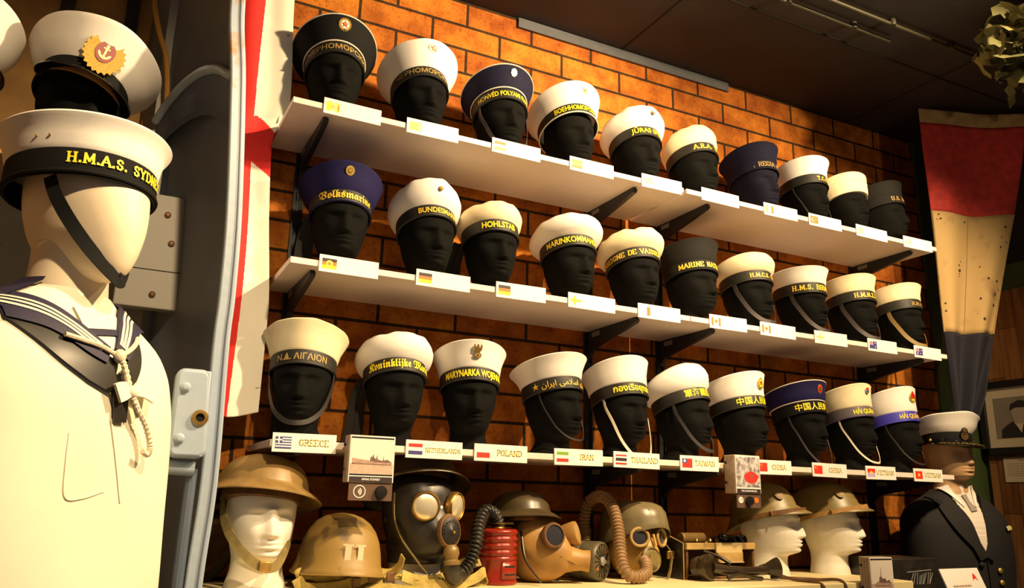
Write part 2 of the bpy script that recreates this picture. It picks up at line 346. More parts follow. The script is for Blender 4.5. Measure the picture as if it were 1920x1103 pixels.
def lerp_tab(tab, z):
    """monotone cubic interpolation of the columns of tab over its first column"""
    n = len(tab); m = len(tab[0])
    if z <= tab[0][0]: return list(tab[0][1:])
    if z >= tab[-1][0]: return list(tab[-1][1:])
    k = id(tab)
    if k not in _sl:
        S_ = []
        for c in range(1, m):
            d = [(tab[i + 1][c] - tab[i][c]) / (tab[i + 1][0] - tab[i][0]) for i in range(n - 1)]
            t = [d[0]] + [0 if d[i - 1] * d[i] <= 0 else 2 * d[i - 1] * d[i] / (d[i - 1] + d[i]) for i in range(1, n - 1)] + [d[-1]]
            S_.append(t)
        _sl[k] = (S_, tab)
    S_ = _sl[k][0]; i = 0
    while tab[i + 1][0] < z: i += 1
    h = tab[i + 1][0] - tab[i][0]; t = (z - tab[i][0]) / h; a, b, c, d = 2 * t**3 - 3 * t**2 + 1, t**3 - 2 * t**2 + t, -2 * t**3 + 3 * t**2, t**3 - t**2
    return [a * tab[i][q + 1] + b * h * S_[q][i] + c * tab[i + 1][q + 1] + d * h * S_[q][i + 1] for q in range(m - 1)]
def gauss(d, s): return math.exp(-(d / s) ** 2)

def wrap_strap(mb, path, axis, width, thick=0.0016):
    """strap lying on a rounded body whose upright axis passes through axis (x, y)"""
    P = [Vector(p) for p in path]; m = len(P); W_ = []
    for i in range(m):
        t = (P[min(i + 1, m - 1)] - P[max(i - 1, 0)]).normalized(); n = Vector((P[i].x - axis[0], P[i].y - axis[1], 0)).normalized()
        W_.append(n.cross(t))
    return mb.ribbon(P, W_, width, thick)
# -------- lettering: built-in font turned to flat mesh, or a small slab-serif stroke alphabet
_tc = {}
def font_shape(s, size, bold=0.0, squeeze=1.0):
    k = (s, round(size, 5), bold, squeeze)
    if k in _tc: return _tc[k]
    cu = bpy.data.curves.new('text', 'FONT'); cu.body = s; cu.size = 1.0; cu.align_x = 'CENTER'; cu.resolution_u = 3; cu.offset = bold; cu.fill_mode = 'FRONT'
    o = bpy.data.objects.new('text', cu); COL.objects.link(o); bpy.context.view_layer.update()
    ev = o.evaluated_get(bpy.context.evaluated_depsgraph_get()); me = ev.to_mesh()
    vs = [(v.co.x * size * squeeze, v.co.y * size) for v in me.vertices]; fs = [tuple(p.vertices) for p in me.polygons]
    ev.to_mesh_clear(); bpy.data.objects.remove(o); bpy.data.curves.remove(cu)
    _tc[k] = (vs, fs); return _tc[k]
GL = {
 'A': (.8, [[(0, 0), (.4, 1), (.8, 0)], [(.17, .36), (.63, .36)]]), 'B': (.7, [[(.1, 0), (.1, 1)], [(0, 1), (.45, 1), (.6, .87), (.6, .66), (.45, .54), (.1, .54)], [(.45, .54), (.68, .42), (.68, .13), (.5, 0), (0, 0)]]),
 'C': (.72, [[(.7, .72), (.6, .95), (.35, 1), (.1, .82), (.06, .5), (.1, .18), (.35, 0), (.6, .05), (.7, .25)]]), 'D': (.76, [[(.12, 0), (.12, 1)], [(0, 1), (.42, 1), (.68, .8), (.72, .5), (.68, .2), (.42, 0), (0, 0)]]),
 'E': (.66, [[(.1, 0), (.1, 1)], [(0, 1), (.6, 1), (.62, .78)], [(.1, .52), (.45, .52)], [(0, 0), (.62, 0), (.64, .24)]]), 'F': (.64, [[(.1, 0), (.1, 1)], [(0, 1), (.6, 1), (.62, .78)], [(.1, .52), (.45, .52)]]),
 'G': (.76, [[(.7, .74), (.6, .95), (.35, 1), (.1, .82), (.06, .5), (.1, .18), (.35, 0), (.66, .1), (.68, .42), (.45, .42)]]), 'H': (.8, [[(.12, 0), (.12, 1)], [(.68, 0), (.68, 1)], [(.12, .52), (.68, .52)]]),
 'I': (.36, [[(.18, 0), (.18, 1)]]), 'J': (.5, [[(.36, 1), (.36, .2), (.24, 0), (.06, .1)]]), 'K': (.76, [[(.12, 0), (.12, 1)], [(.66, 1), (.14, .42)], [(.3, .56), (.72, 0)]]), 'L': (.62, [[(.12, 1), (.12, 0)], [(0, 0), (.58, 0), (.6, .24)]]),
 'M': (.96, [[(.1, 0), (.12, 1), (.48, .2), (.84, 1), (.86, 0)]]), 'N': (.82, [[(.12, 0), (.12, 1), (.7, 0), (.7, 1)]]), 'O': (.78, [[(.39, 1), (.12, .84), (.06, .5), (.12, .16), (.39, 0), (.66, .16), (.72, .5), (.66, .84), (.39, 1)]]),
 'P': (.66, [[(.12, 0), (.12, 1)], [(0, 1), (.46, 1), (.62, .86), (.62, .6), (.46, .46), (.12, .46)]]), 'Q': (.78, [[(.39, 1), (.12, .84), (.06, .5), (.12, .16), (.39, 0), (.66, .16), (.72, .5), (.66, .84), (.39, 1)], [(.42, .25), (.74, -.1)]]),
 'R': (.74, [[(.12, 0), (.12, 1)], [(0, 1), (.46, 1), (.62, .86), (.62, .64), (.46, .5), (.12, .5)], [(.4, .5), (.68, 0)]]), 'S': (.62, [[(.56, .76), (.46, .96), (.28, 1), (.08, .86), (.1, .64), (.5, .4), (.56, .18), (.36, 0), (.14, .04), (.06, .26)]]),
 'T': (.7, [[(.35, 0), (.35, 1)], [(.04, .76), (.06, 1), (.64, 1), (.66, .76)]]), 'U': (.78, [[(.12, 1), (.12, .2), (.3, 0), (.5, 0), (.66, .2), (.66, 1)]]), 'V': (.8, [[(.02, 1), (.4, 0), (.78, 1)]]), 'W': (1.1, [[(.02, 1), (.3, 0), (.55, .8), (.8, 0), (1.08, 1)]]),
 'X': (.78, [[(.06, 0), (.72, 1)], [(.06, 1), (.72, 0)]]), 'Y': (.78, [[(.04, 1), (.39, .46), (.74, 1)], [(.39, .46), (.39, 0)]]), 'Z': (.7, [[(.06, .78), (.08, 1), (.62, 1), (.06, 0), (.62, 0), (.64, .24)]]), '.': (.3, [[(.15, .02), (.15, .14)]]), ' ': (.5, []),
}
def serif_shape(s, size, gap=0.16):
    vs = []; fs = []; x = 0.0
    def quad(a, b, c, d):
        n = len(vs); vs.extend((a, b, c, d)); fs.append((n, n + 1, n + 2, n + 3))
    for ch in s:
        w, st = GL.get(ch, GL[' '])
        for pl in st:
            for (ax, ay), (bx, by) in zip(pl, pl[1:]):
                dx, dy = bx - ax, by - ay; L = math.hypot(dx, dy); vert = abs(dy) / L
                t = 0.065 + 0.05 * vert; nx, ny = -dy / L * t, dx / L * t; ex, ey = dx / L * t * .6, dy / L * t * .6
                quad((x + ax + nx - ex, ay + ny - ey), (x + ax - nx - ex, ay - ny - ey), (x + bx - nx + ex, by - ny + ey), (x + bx + nx + ex, by + ny + ey))
            if ch not in '. ':
                for (px, py), (qx, qy) in ((pl[0], pl[1]), (pl[-1], pl[-2])):
                    if py in (0, 1) and abs(qy - py) > abs(qx - px) * .6:
                        yy = py; quad((x + px - .2, yy - .055), (x + px + .2, yy - .055), (x + px + .2, yy + .055), (x + px - .2, yy + .055))
        x += w + gap
    tot = x - gap
    return [((a - tot / 2) * size, b * size) for a, b in vs], fs
def flat_text(mb, s, size, o, ax, ay, bold=0.0, serif=False, squeeze=1.0):
    vs, fs = (serif_shape(s, size) if serif else font_shape(s, size, bold, squeeze)); o, ax, ay = Vector(o), Vector(ax), Vector(ay)
    return mb.add([o + ax * a + ay * b for a, b in vs], fs)
def band_text(mb, s, size, rx, ry, z, serif=False, bold=0.0, phi0=0.0, squeeze=1.0, lift=0.0012, slope=0.0, stretch=1.0):
    """lettering laid round an elliptical band; phi = 0 at the front (-y)"""
    vs, fs = (serif_shape(s, size) if serif else font_shape(s, size, bold, squeeze)); r = (rx + ry) / 2; out = []
    for a, b in vs:
        p = phi0 + a * stretch / r; rr = 1 + lift / r + slope * b / r
        out.append((rx * rr * sin(p), -ry * rr * cos(p), z + b))
    return mb.add(out, fs)
# ------------------------------------------------------------------ the room
Z1, Z2, Z3, ZC = 2.4213, 2.0077, 1.5752, 1.245          # tops of the three shelves and of the counter
struct(MB().box((0.85, 0.06, 1.535), (4.3, 0.12, 3.07)).build('wall_back', 'brick', smooth=False))
struct(MB().box((1.0, -1.9, -0.05), (5.2, 4.2, 0.1)).build('floor', 'floor', smooth=False))
struct(MB().box((1.0, -1.4, 3.12), (5.2, 3.2, 0.1)).build('ceiling', 'ceiling', smooth=False))
struct(MB().box((3.06, -0.95, 1.535), (0.12, 2.1, 3.07)).build('wall_right', 'green', smooth=False))
struct(MB().box((2.994, -0.95, 2.77), (0.014, 1.9, 0.59)).build('trim_1', 'darkwall', smooth=False))  # darker sheet on the side wall above the green band
struct(MB().box((2.990, -0.99, 1.18), (0.022, 1.90, 2.36)).build('trim_2', 'planks', smooth=False))
struct(MB().box((2.875, -0.006, 1.535), (0.245, 0.012, 3.07)).build('trim_3', 'green', smooth=False))
struct(MB().box((1.215, -0.006, 3.050), (0.93, 0.012, 0.036)).build('trim_4', 'metal_trim', smooth=False))
g = MB()
for x in (0.0, 1.177, 2.35): g.box((x, -0.75, 3.069), (0.006, 1.5, 0.004))
g.box((1.2, -0.433, 3.069), (4.0, 0.007, 0.004)); g.box((1.2, -1.3, 3.069), (4.0, 0.007, 0.004))
struct(g.build('trim_5', 'groove', smooth=False))
struct(MB().box((-1.36, -0.95, 1.535), (0.12, 2.1, 3.07)).build('wall_left', 'tanply', smooth=False))
for k, (y, x0, x1) in enumerate(((-0.535, 1.35, 1.95), (-0.61, 1.50, 2.6))):
    t = thing('ceiling_conduit', ['thin yellow-green conduit under the dark ceiling, the one nearer the brick wall', 'thin yellow-green conduit under the dark ceiling, the one farther from the brick wall'][k], 'pipe', ((x0 + x1) / 2, y, 3.052), group='conduits under the ceiling')
    MB().tube([((x0 - x1) / 2, 0, 0), ((x1 - x0) / 2, 0, 0)], 0.006, 8).build('pipe_run', 'conduit', t)
    for q in (-0.18, 0.12): MB().lathe([(0.012, -0.006), (0.014, 0.0), (0.012, 0.017)], 12, o=(q, 0, 0)).build('pipe_clip', 'conduit', t)

t = thing('display_counter', 'long cream-topped display counter under the brick wall carrying helmets and gas masks', 'counter', (0.878, -0.235, 0))
MB().box((0, 0, ZC - 0.0125), (2.05, 0.45, 0.025)).build('worktop', 'counter', t, bevel=0.003)
MB().box((0, 0.02, (ZC - 0.026) / 2), (2.02, 0.40, ZC - 0.026)).build('cabinet_base', 'grey_edge', t)

# ------------------------------------------------------------------ shelving
for (x0, x1, z, l) in ((-0.030, 1.190, Z1, 'white board of the top shelf, carrying the black star cap and JŪRAS cap'), (1.2014, 2.3897, Z1, 'white board of the top shelf, ending beside the long red and cream flag'),
                       (0.0, 1.1995, Z2, 'white board of the middle shelf, starting by the white ensign'), (1.2023, 2.3804, Z2, 'white board of the middle shelf, carrying the H.M.S. caps'),
                       (-0.007, 1.199, Z3, 'white board of the lowest shelf, behind the large warship flip box'), (1.2015, 2.346, Z3, 'white board of the lowest shelf, ending before the officer mannequin')):
    o = MB().box((0, 0, -0.008), (x1 - x0, 0.307, 0.016)).build('shelf_board', 'melamine', loc=((x0 + x1) / 2, -0.1665, z), bevel=0.001)
    lab(o, l, 'shelf', 'white shelf boards')
UX = (0.0639, 1.0325, 1.3199, 2.295)
UN = ('the one beside the white ensign', 'the one behind the Thai cap', 'the one behind the badgeless Chinese cap', 'the one near the officer mannequin')
for x, w in zip(UX, UN):
    t = thing('slotted_upright', 'black slotted shelf upright on the brick wall, ' + w, 'shelf upright', (x, -0.006, 1.25), group='black shelf uprights')
    b = MB(); H = 1.20
    b.box((0, 0.004, H / 2), (0.029, 0.004, H)); b.box((-0.0125, -0.0015, H / 2), (0.004, 0.008, H)); b.box((0.0125, -0.0015, H / 2), (0.004, 0.008, H))
    s = b; s.cur = 1
    for k in range(22): s.box((-0.004, 0.0016, 0.04 + k * 0.052), (0.003, 0.002, 0.026)); s.box((0.004, 0.0016, 0.04 + k * 0.052), (0.003, 0.002, 0.026))
    b.build('channel', ['blackmetal', 'groove'], t)
    MB().sphere((0, 0.001, H - 0.04), (0.005, 0.002, 0.005), 10, 6).build('screw_head', 'steel', t)
RN = ('top', 'middle', 'lowest')
for x, w in zip(UX, ('end beside the ensign', 'second upright from the ensign', 'third upright from the ensign', 'end beside the tricolour flag')):
    for z, rn in zip((Z1, Z2, Z3), RN):
        t = thing('shelf_bracket', 'black tapered bracket under the %s shelf, at the %s' % (rn, w), 'bracket', (x, -0.013, z - 0.0165), group='black shelf brackets')
        pr = [(0, 0), (-0.262, 0), (-0.268, -0.004), (-0.270, -0.010), (-0.264, -0.016), (-0.20, -0.028), (-0.08, -0.048), (-0.03, -0.060), (-0.012, -0.075), (0, -0.085)]
        MB().prism(pr, 0.014, (-0.007, 0, 0), (0, 1, 0), (0, 0, 1)).build('arm', 'blackmetal', t, sharp=25)
        MB().box((-0.0085, -0.052, -0.014), (0.001, 0.045, 0.015)).build('sticker', 'label_grey', t)

# ------------------------------------------------------------------ flag cards on the shelf edges
def hs(cols, w=0.036, h=0.026):
    n = len(cols); return [('r', -w / 2, h / 2 - h * (i + 1) / n, w / 2, h / 2 - h * i / n, c) for i, c in enumerate(cols)]
def vs_(cols, w=0.036, h=0.026):
    n = len(cols); return [('r', -w / 2 + w * i / n, -h / 2, -w / 2 + w * (i + 1) / n, h / 2, c) for i, c in enumerate(cols)]
fl = lambda c: [('r', -.018, -.013, .018, .013, c)]
FL = dict(  # upper shelves: overexposed glare is painted into the pale print colours
    cuba=fl('paleyellow') + [('r', -.018, -.012, -.006, .012, 'yellowprint'), ('r', .008, -.013, .015, .012, 'yellowprint'), ('r', .011, -.010, .014, .006, 'brownprint'), ('r', -.004, -.004, .004, .005, 'goldprint')],
    bulgaria=fl('paleyellow') + [('r', -.014, -.010, .006, .010, 'goldprint')],
    hungary=hs(['brownprint', 'whiteprint', 'lime']), gold=hs(['yellowprint', 'goldprint', 'brownprint']), latvia=hs(['whiteprint', 'goldprint', 'whiteprint', 'goldprint', 'whiteprint']),
    argentina=hs(['whiteprint', 'card', 'whiteprint']), italy=vs_(['lime', 'whiteprint', 'orange']),
    turkey=fl('orange') + [('p', circ(.0075, 20, (-.004, 0)), 'whiteprint'), ('p', circ(.006, 20, (-.002, 0)), 'orange'), ('p', star(.0036, c=(.006, 0)), 'whiteprint')],
    pale=fl('card') + [('r', -.015, -.011, .012, .010, 'paleyellow')], usa=hs(['goldprint', 'whiteprint'] * 4) + [('r', -.018, 0, -.003, .013, 'lilac')],
    ddr=hs(['blackprint', 'orange', 'yellowprint']) + [('p', circ(.0085, 20), 'yellowprint'), ('p', circ(.0062, 20), 'goldprint'), ('p', circ(.0035, 16), 'brownprint')],
    germany=hs(['blackprint', 'orange', 'yellowprint']), sweden=fl('lilac') + [('r', -.008, -.013, -.001, .013, 'yellowprint'), ('r', -.018, -.0035, .018, .0035, 'yellowprint')],
    france=vs_(['lilac', 'whiteprint', 'orange']), canada=[('r', -.018, -.013, -.010, .013, 'orange'), ('r', -.010, -.013, .010, .013, 'whiteprint'), ('r', .010, -.013, .018, .013, 'orange'), ('p', [(0, .009), (.003, .004), (.008, .005), (.005, -.002), (.001, -.004), (.001, -.009), (-.001, -.009), (-.001, -.004), (-.005, -.002), (-.008, .005), (-.003, .004)], 'brownprint')],
    britain=fl('card') + [('r', -.0025, -.012, .0025, .012, 'goldprint'), ('r', -.018, -.0025, .018, .0025, 'goldprint')],
    newzealand=fl('navyprint') + [('r', -.018, 0, 0, .013, 'lilac'), ('r', -.011, 0, -.007, .013, 'orange'), ('r', -.018, .005, 0, .008, 'orange'), ('p', star(.003, c=(.010, .007)), 'whiteprint'), ('p', star(.003, c=(.010, -.006)), 'whiteprint')],
    australia=fl('navyprint') + [('r', -.018, 0, 0, .013, 'lilac'), ('r', -.011, 0, -.007, .013, 'orange'), ('r', -.018, .005, 0, .008, 'orange'), ('p', star(.0045, n=7, c=(-.009, -.006)), 'whiteprint'), ('p', star(.003, c=(.010, .005)), 'whiteprint'), ('p', star(.003, c=(.006, -.006)), 'whiteprint')],
    greece=hs(['navyprint', 'whiteprint'] * 4 + ['navyprint']) + [('r', -.018, -.0015, -.003, .013, 'navyprint'), ('r', -.012, -.0015, -.009, .013, 'whiteprint'), ('r', -.018, .0043, -.003, .0072, 'whiteprint')],
    netherlands=hs(['redprint', 'whiteprint', 'navyprint']), poland=hs(['whiteprint', 'redprint']), iran=hs(['greenprint', 'whiteprint', 'redprint']),
    thailand=hs(['redprint', 'whiteprint', 'blackprint', 'blackprint', 'whiteprint', 'redprint']),
    taiwan=fl('redprint') + [('r', -.018, 0, -.001, .013, 'navyprint'), ('p', circ(.0045, 16, (-.0095, .0065)), 'whiteprint')],
    china=fl('redprint') + [('p', star(.004, c=(-.012, .007)), 'yellowprint')] + [('p', star(.0014, c=(-.005 + dx, y)), 'yellowprint') for dx, y in ((0, .010), (.002, .007), (.002, .004), (0, .001))],
    nlf=[('r', -.018, 0, .018, .013, 'redprint'), ('r', -.018, -.013, .018, 0, 'lilac'), ('p', star(.009), 'yellowprint')],
    vietnam=fl('redprint') + [('p', star(.008), 'yellowprint')],
)
def flag_card(x0, x1, z, key, text, label, i):
    t = thing('flag_card', label, 'name card', ((x0 + x1) / 2, -0.3225, z - 0.006), (0, RAD(0.5 * math.sin(i * 2.3)), 0), 'flag cards along the shelf edges')
    MB().box((0, 0, 0), (x1 - x0, 0.003, 0.043)).build('card_panel', 'card', t, bevel=0.0006)
    spec = FL[key]; ms = []
    for p in spec:
        if p[-1] not in ms: ms.append(p[-1])
    f = MB(); cx = -(x1 - x0) / 2 + 0.025
    for k, p in enumerate(spec):
        f.cur = ms.index(p[-1]); y = -0.0017 - 0.00012 * k
        if p[0] == 'r': f.prism([(p[1] + cx, p[2]), (p[3] + cx, p[2]), (p[3] + cx, p[4]), (p[1] + cx, p[4])], -0.0004, (0, y, 0))
        else: f.prism([(a + cx, b) for a, b in p[1]], -0.0004, (0, y, 0))
    f.build('flag_print', ms, t, smooth=False)
    if text: flat_text(MB(), text, min(0.0135, 0.092 / (len(text) * 0.86)), ((x1 - x0) / 2 - 0.052, -0.0017, -0.006), (1, 0, 0), (0, 0, 1), serif=True).build('lettering', 'goldprint', t, smooth=False)
C1 = [(.046, .197, 'cuba', 'yellow-green washed-out flag, first on the top shelf'), (.268, .417, 'bulgaria', 'faint yellow flag, second on the top shelf'), (.519, .673, 'hungary', 'brown, white and green striped flag'), (.771, .924, 'gold', 'yellow flag with brown foot'),
      (1.027, 1.180, 'latvia', 'two thin olive stripes'), (1.259, 1.413, 'argentina', 'blank bleached flag under the A.R.A. cap'), (1.521, 1.672, 'italy', 'green, white and orange upright bars'), (1.725, 1.881, 'turkey', 'orange flag with white crescent'),
      (1.955, 2.114, 'pale', 'pale yellow faded flag'), (2.202, 2.359, 'usa', 'faint starred and striped flag, last on the top shelf')]
C2 = [(.068, .217, 'ddr', 'black, red and yellow flag with a round emblem'), (.317, .468, 'germany', 'plain black, red and yellow flag under the BUNDESMARINE cap'), (.544, .696, 'germany', 'plain black, red and yellow flag under the HOHLSTAB cap'), (.768, .925, 'sweden', 'yellow cross on lilac'),
      (1.005, 1.159, 'france', 'lilac, white and orange upright bars'), (1.271, 1.420, 'canada', 'maple leaf flag under the MARINE NATIONALE cap'), (1.476, 1.627, 'canada', 'maple leaf flag under the H.M.C.S. cap'), (1.712, 1.863, 'britain', 'pale faded cross flag'),
      (1.963, 2.108, 'newzealand', 'union-canton blue flag with two white stars'), (2.199, 2.342, 'australia', 'blue flag, last on that shelf')]
C3 = [(-.003, .143, 'greece', 'blue and white striped flag reading GREECE', 'GREECE'), (.314, .463, 'netherlands', 'red, white and blue flag reading NETHERLANDS', 'NETHERLANDS'), (.496, .647, 'poland', 'white over red flag reading POLAND', 'POLAND'),
      (.728, .880, 'iran', 'green, white and red flag reading IRAN', 'IRAN'), (.915, 1.070, 'thailand', 'thin red and dark bands reading THAILAND', 'THAILAND'), (1.143, 1.284, 'taiwan', 'red flag with blue canton and white sun', 'TAIWAN'),
      (1.430, 1.572, 'china', 'red starry flag, half behind the flower flip box', 'CHINA'), (1.661, 1.812, 'china', 'red starry flag under the navy blue cap', 'CHINA'),
      (1.900, 2.042, 'nlf', 'red over lilac flag with yellow star', 'VIETNAM'), (2.132, 2.279, 'vietnam', 'red flag with one yellow star, last on the shelf', 'VIETNAM')]
i = 0
for rows, z, rn in ((C1, Z1, 'top'), (C2, Z2, 'middle'), (C3, Z3, 'lowest')):
    for c in rows:
        i += 1; flag_card(c[0], c[1], z, c[2], c[4] if len(c) > 4 else None, 'white card on the %s shelf, %s' % (rn, c[3]), i)
# ------------------------------------------------------------------ display heads
HT_F = [(0.0, .074, -.050, .078), (.012, .066, -.047, .072), (.030, .052, -.042, .062), (.046, .047, -.043, .056), (.056, .047, -.058, .058), (.064, .049, -.080, .061), (.078, .054, -.090, .067), (.100, .061, -.090, .078),
        (.130, .069, -.088, .088), (.155, .0725, -.086, .092), (.185, .0735, -.082, .093), (.212, .070, -.073, .089), (.236, .058, -.056, .074), (.251, .040, -.036, .050), (.259, .020, -.016, .024), (.262, .001, -.001, .001)]
HT_M = [(0.0, .070, -.056, .070), (.014, .066, -.054, .068), (.038, .059, -.050, .065), (.058, .057, -.052, .065), (.066, .057, -.070, .066), (.074, .058, -.088, .068), (.090, .062, -.094, .074), (.112, .067, -.094, .082),
        (.140, .073, -.091, .091), (.165, .076, -.089, .096), (.195, .077, -.086, .097), (.224, .073, -.076, .092), (.247, .060, -.056, .075), (.262, .042, -.036, .052), (.270, .020, -.016, .024), (.273, .001, -.001, .001)]
def head_shape(tab, dz=0.0, ears=0.0, egg=False, nu=80, nv=92, sc=1.0):
    zt = tab[-1][0]; mb = MB()
    def f(u, v):
        # denser rows over the face
        z = zt * v; a = 2 * pi * u; rx, yf, yb = lerp_tab(tab, z)
        s_, c_ = sin(a), cos(a); n = 2.0 / 2.15
        x = rx * math.copysign(abs(s_) ** n, s_); yy = (-yf if c_ > 0 else yb); y = -yy * math.copysign(abs(c_) ** n, c_)
        if c_ > 0 and not egg:
            h = z - dz; d = 0.0
            if .112 <= h <= .17: t = (.17 - h) / .058; d += (.004 + .0175 * (t ** 1.1 if t < .82 else .82 ** 1.1 + (t - .82) * .35)) * gauss(x, .009 + .005 * t)
            elif .099 < h < .112: t = (h - .099) / .013; t = t * t * (3 - 2 * t); d += .0192 * t * gauss(x, .014)
            for sx in (-1, 1):
                d -= .0130 * gauss(x - sx * .030, .019) * gauss(h - .150, .013)
                d += .0060 * gauss(x - sx * .032, .012) * gauss(h - .148, .007)
                d += .0030 * gauss(x - sx * .043, .018) * gauss(h - .118, .018)
                d += .0030 * gauss(x - sx * .013, .006) * gauss(h - .110, .007)
            d += .0045 * gauss(h - .166, .008) * gauss(x, .042)
            d += (.0068 * gauss(h - .0945, .0045) + .0070 * gauss(h - .0835, .0050)) * gauss(x, .019) - .0030 * gauss(h - .089, .0022) * gauss(x, .024)
            d -= .0040 * gauss(h - .0755, .005) * gauss(x, .026)
            d += .0050 * gauss(h - .066, .008) * gauss(x, .018)
            y -= d * min(1, c_ * 1.6)
        if ears:
            e = ears * gauss(y - .012, .014) * gauss(z - dz - .135, .026) - ears * .6 * gauss(y - .008, .006) * gauss(z - dz - .138, .014)
            x += math.copysign(e, x) if abs(x) > .03 else 0
        return Vector((x * sc, y * sc, z * sc))
    mb.grid(f, nu, nv, wrap=True); mb.add([f(k / nu, 0) for k in range(nu)], [tuple(range(nu - 1, -1, -1))]); return mb
_hm = {}
def foam_head(kind, loc, yaw, label, group, matname, name='head_form'):
    if kind not in _hm:
        tab, dz, ears = {'f': (HT_F, 0, 0.003), 'm': (HT_M, .010, 0.009)}[kind]
        o = head_shape(tab, dz, ears).build(name, matname, sharp=180); _hm[kind] = o
        o.data.materials.clear(); o.data.materials.append(M[matname])
    else:
        o = _hm[kind].copy(); COL.objects.link(o)
        if o.data.materials[0] != M[matname]: o.data = o.data.copy(); o.data.materials[0] = M[matname]
    for k in list(o.keys()): del o[k]
    o.name = name; o.location = loc; o.rotation_euler = (0, 0, RAD(yaw)); return lab(o, label, 'mannequin head', group)

# ------------------------------------------------------------------ sailor caps
def wreath(r0, r1, n=18, tilt=0.35, c=(0, 0), ry=1.0):
    out = []
    for k in range(n):
        a = 2 * pi * k / n; out.append((c[0] + r1 * cos(a), c[1] + r1 * ry * sin(a))); b = a + pi / n; out.append((c[0] + r0 * cos(b), c[1] + r0 * ry * sin(b)))
    return out
def anchor_poly(h):
    w = h * .12
    return [[(-w / 2, -h * .42), (w / 2, -h * .42), (w / 2, h * .36), (-w / 2, h * .36)], [(-h * .22, h * .20), (h * .22, h * .20), (h * .22, h * .28), (-h * .22, h * .28)], circ(h * .11, 12, (0, h * .42)),
            [(-h * .44, -h * .08), (-h * .30, -h * .16), (-h * .2, -h * .32), (0, -h * .38), (h * .2, -h * .32), (h * .30, -h * .16), (h * .44, -h * .08), (h * .42, -h * .28), (h * .24, -h * .46), (0, -h * .54), (-h * .24, -h * .46), (-h * .42, -h * .28)]]
def badge_spec(kind):
    if kind == 'soviet': return [(wreath(.013, .0185, 22, ry=1.05), 'gold', .002), (circ(.0105, 20), 'white_enamel', .003), (star(.0095, .0042), 'red', .0042), (circ(.003, 10), 'gold', .005)]
    if kind == 'sovietstar': return [(wreath(.011, .0150, 20, ry=1.05, c=(-.002, 0)), 'gold', .002), (circ(.008, 18), 'brass', .003), (star(.011, .0045), 'darkred', .004), (circ(.003, 10), 'gold', .005)]
    if kind == 'oval': return [(circ(.0095, 22, ry=.0125), 'gold', .002), (circ(.0075, 20, ry=.0105), 'white_enamel', .003), (circ(.0072, 20, (0, .006), ry=.0035), 'red', .0036), (circ(.0055, 20, (0, -.005), ry=.003), 'green_enamel', .0036)]
    if kind == 'button': return [(circ(.0105, 22, ry=.012), 'gold', .0025), (circ(.0065, 18, ry=.0075), 'brass', .0034), (circ(.003, 12), 'gold', .004)]
    if kind == 'small': return [(circ(.0065, 18, ry=.008), 'brass', .002), (circ(.0045, 16, ry=.0055), 'gold', .003)]
    if kind == 'lion': return [([(-.006, -.008), (0, -.011), (.006, -.008), (.007, .004), (.003, .002), (.0025, .010), (-.001, .005), (-.006, .009)], 'brass', .002), (circ(.003, 12), 'darkred', .003)]
    if kind == 'eagle': return [([(-.004, -.002), (-.011, .006), (-.012, .018), (-.008, .022), (-.006, .010), (-.002, .012), (-.003, .019), (0, .022), (.003, .019), (.002, .012), (.006, .010), (.008, .022), (.012, .018), (.011, .006), (.004, -.002)], 'brass', .0022), (circ(.0105, 20, (0, -.009), ry=.0085), 'brass', .002), (circ(.0080, 18, (0, -.009), ry=.0062), 'dull_thread', .0028), ([(-.003, -.012), (.003, -.012), (.003, -.006), (-.003, -.006)], 'brass', .0034)]
    if kind == 'pla': return [([(0, .019), (.008, .015), (.012, .006), (.013, -.006), (.009, -.016), (0, -.019), (-.009, -.016), (-.013, -.006), (-.012, .006), (-.008, .015)], 'gold', .002), (circ(.0095, 20, (0, .001), ry=.013), 'yellow_thread', .003), (star(.010, c=(0, .002)), 'red', .004), (circ(.002, 10, (0, .002)), 'gold', .0048)]
    if kind == 'plaoval': return [(circ(.0115, 24, ry=.0155), 'gold', .002), (circ(.0090, 22, ry=.0130), 'red', .003), (wreath(.005, .0065, 12, ry=1.2), 'brass', .0036), (star(.0045, c=(0, .001)), 'gold', .0042)]
    if kind == 'roundel': return [(circ(.0115, 24, ry=.0135), 'white_enamel', .002), ([(-.0105, .001), (.0105, .001), (.009, .008), (.005, .012), (0, .013), (-.005, .012), (-.009, .008)], 'red', .003), ([(-.0105, -.001), (.0105, -.001), (.009, -.008), (.005, -.012), (0, -.013), (-.005, -.012), (-.009, -.008)], 'blue_enamel', .003), (star(.005), 'gold', .0038)]
    if kind == 'vietwreath': return [(wreath(.0150, .0185, 16, ry=1.05, c=(0, -.004)), 'gold', .002), (circ(.0075, 20, (0, -.012), ry=.005), 'yellow_thread', .0026), (circ(.0098, 22, (0, .003), ry=.0130), 'red', .003), (star(.006, c=(0, .004)), 'darkred', .0038), ([(-.002, .014), (.002, .014), (.001, .020), (-.001, .020)], 'brass', .003)]
    if kind == 'merchant': return [(wreath(.0205, .0235, 22, ry=1.0, c=(0, -.004)), 'deep_gold', .003), ([(-.010, .010), (.010, .010), (.016, .026), (.010, .031), (0, .033), (-.010, .031), (-.016, .026)], 'black_cloth', .003), ([(-.008, .011), (.008, .011), (.0135, .025), (.008, .029), (0, .031), (-.008, .029), (-.0135, .025)], 'deep_gold', .0042), (circ(.0105, 22, (0, -.001), ry=.0125), 'darkred', .0045)] + [([(x, y - .001) for x, y in p], 'gold', .0052) for p in anchor_poly(.016)]
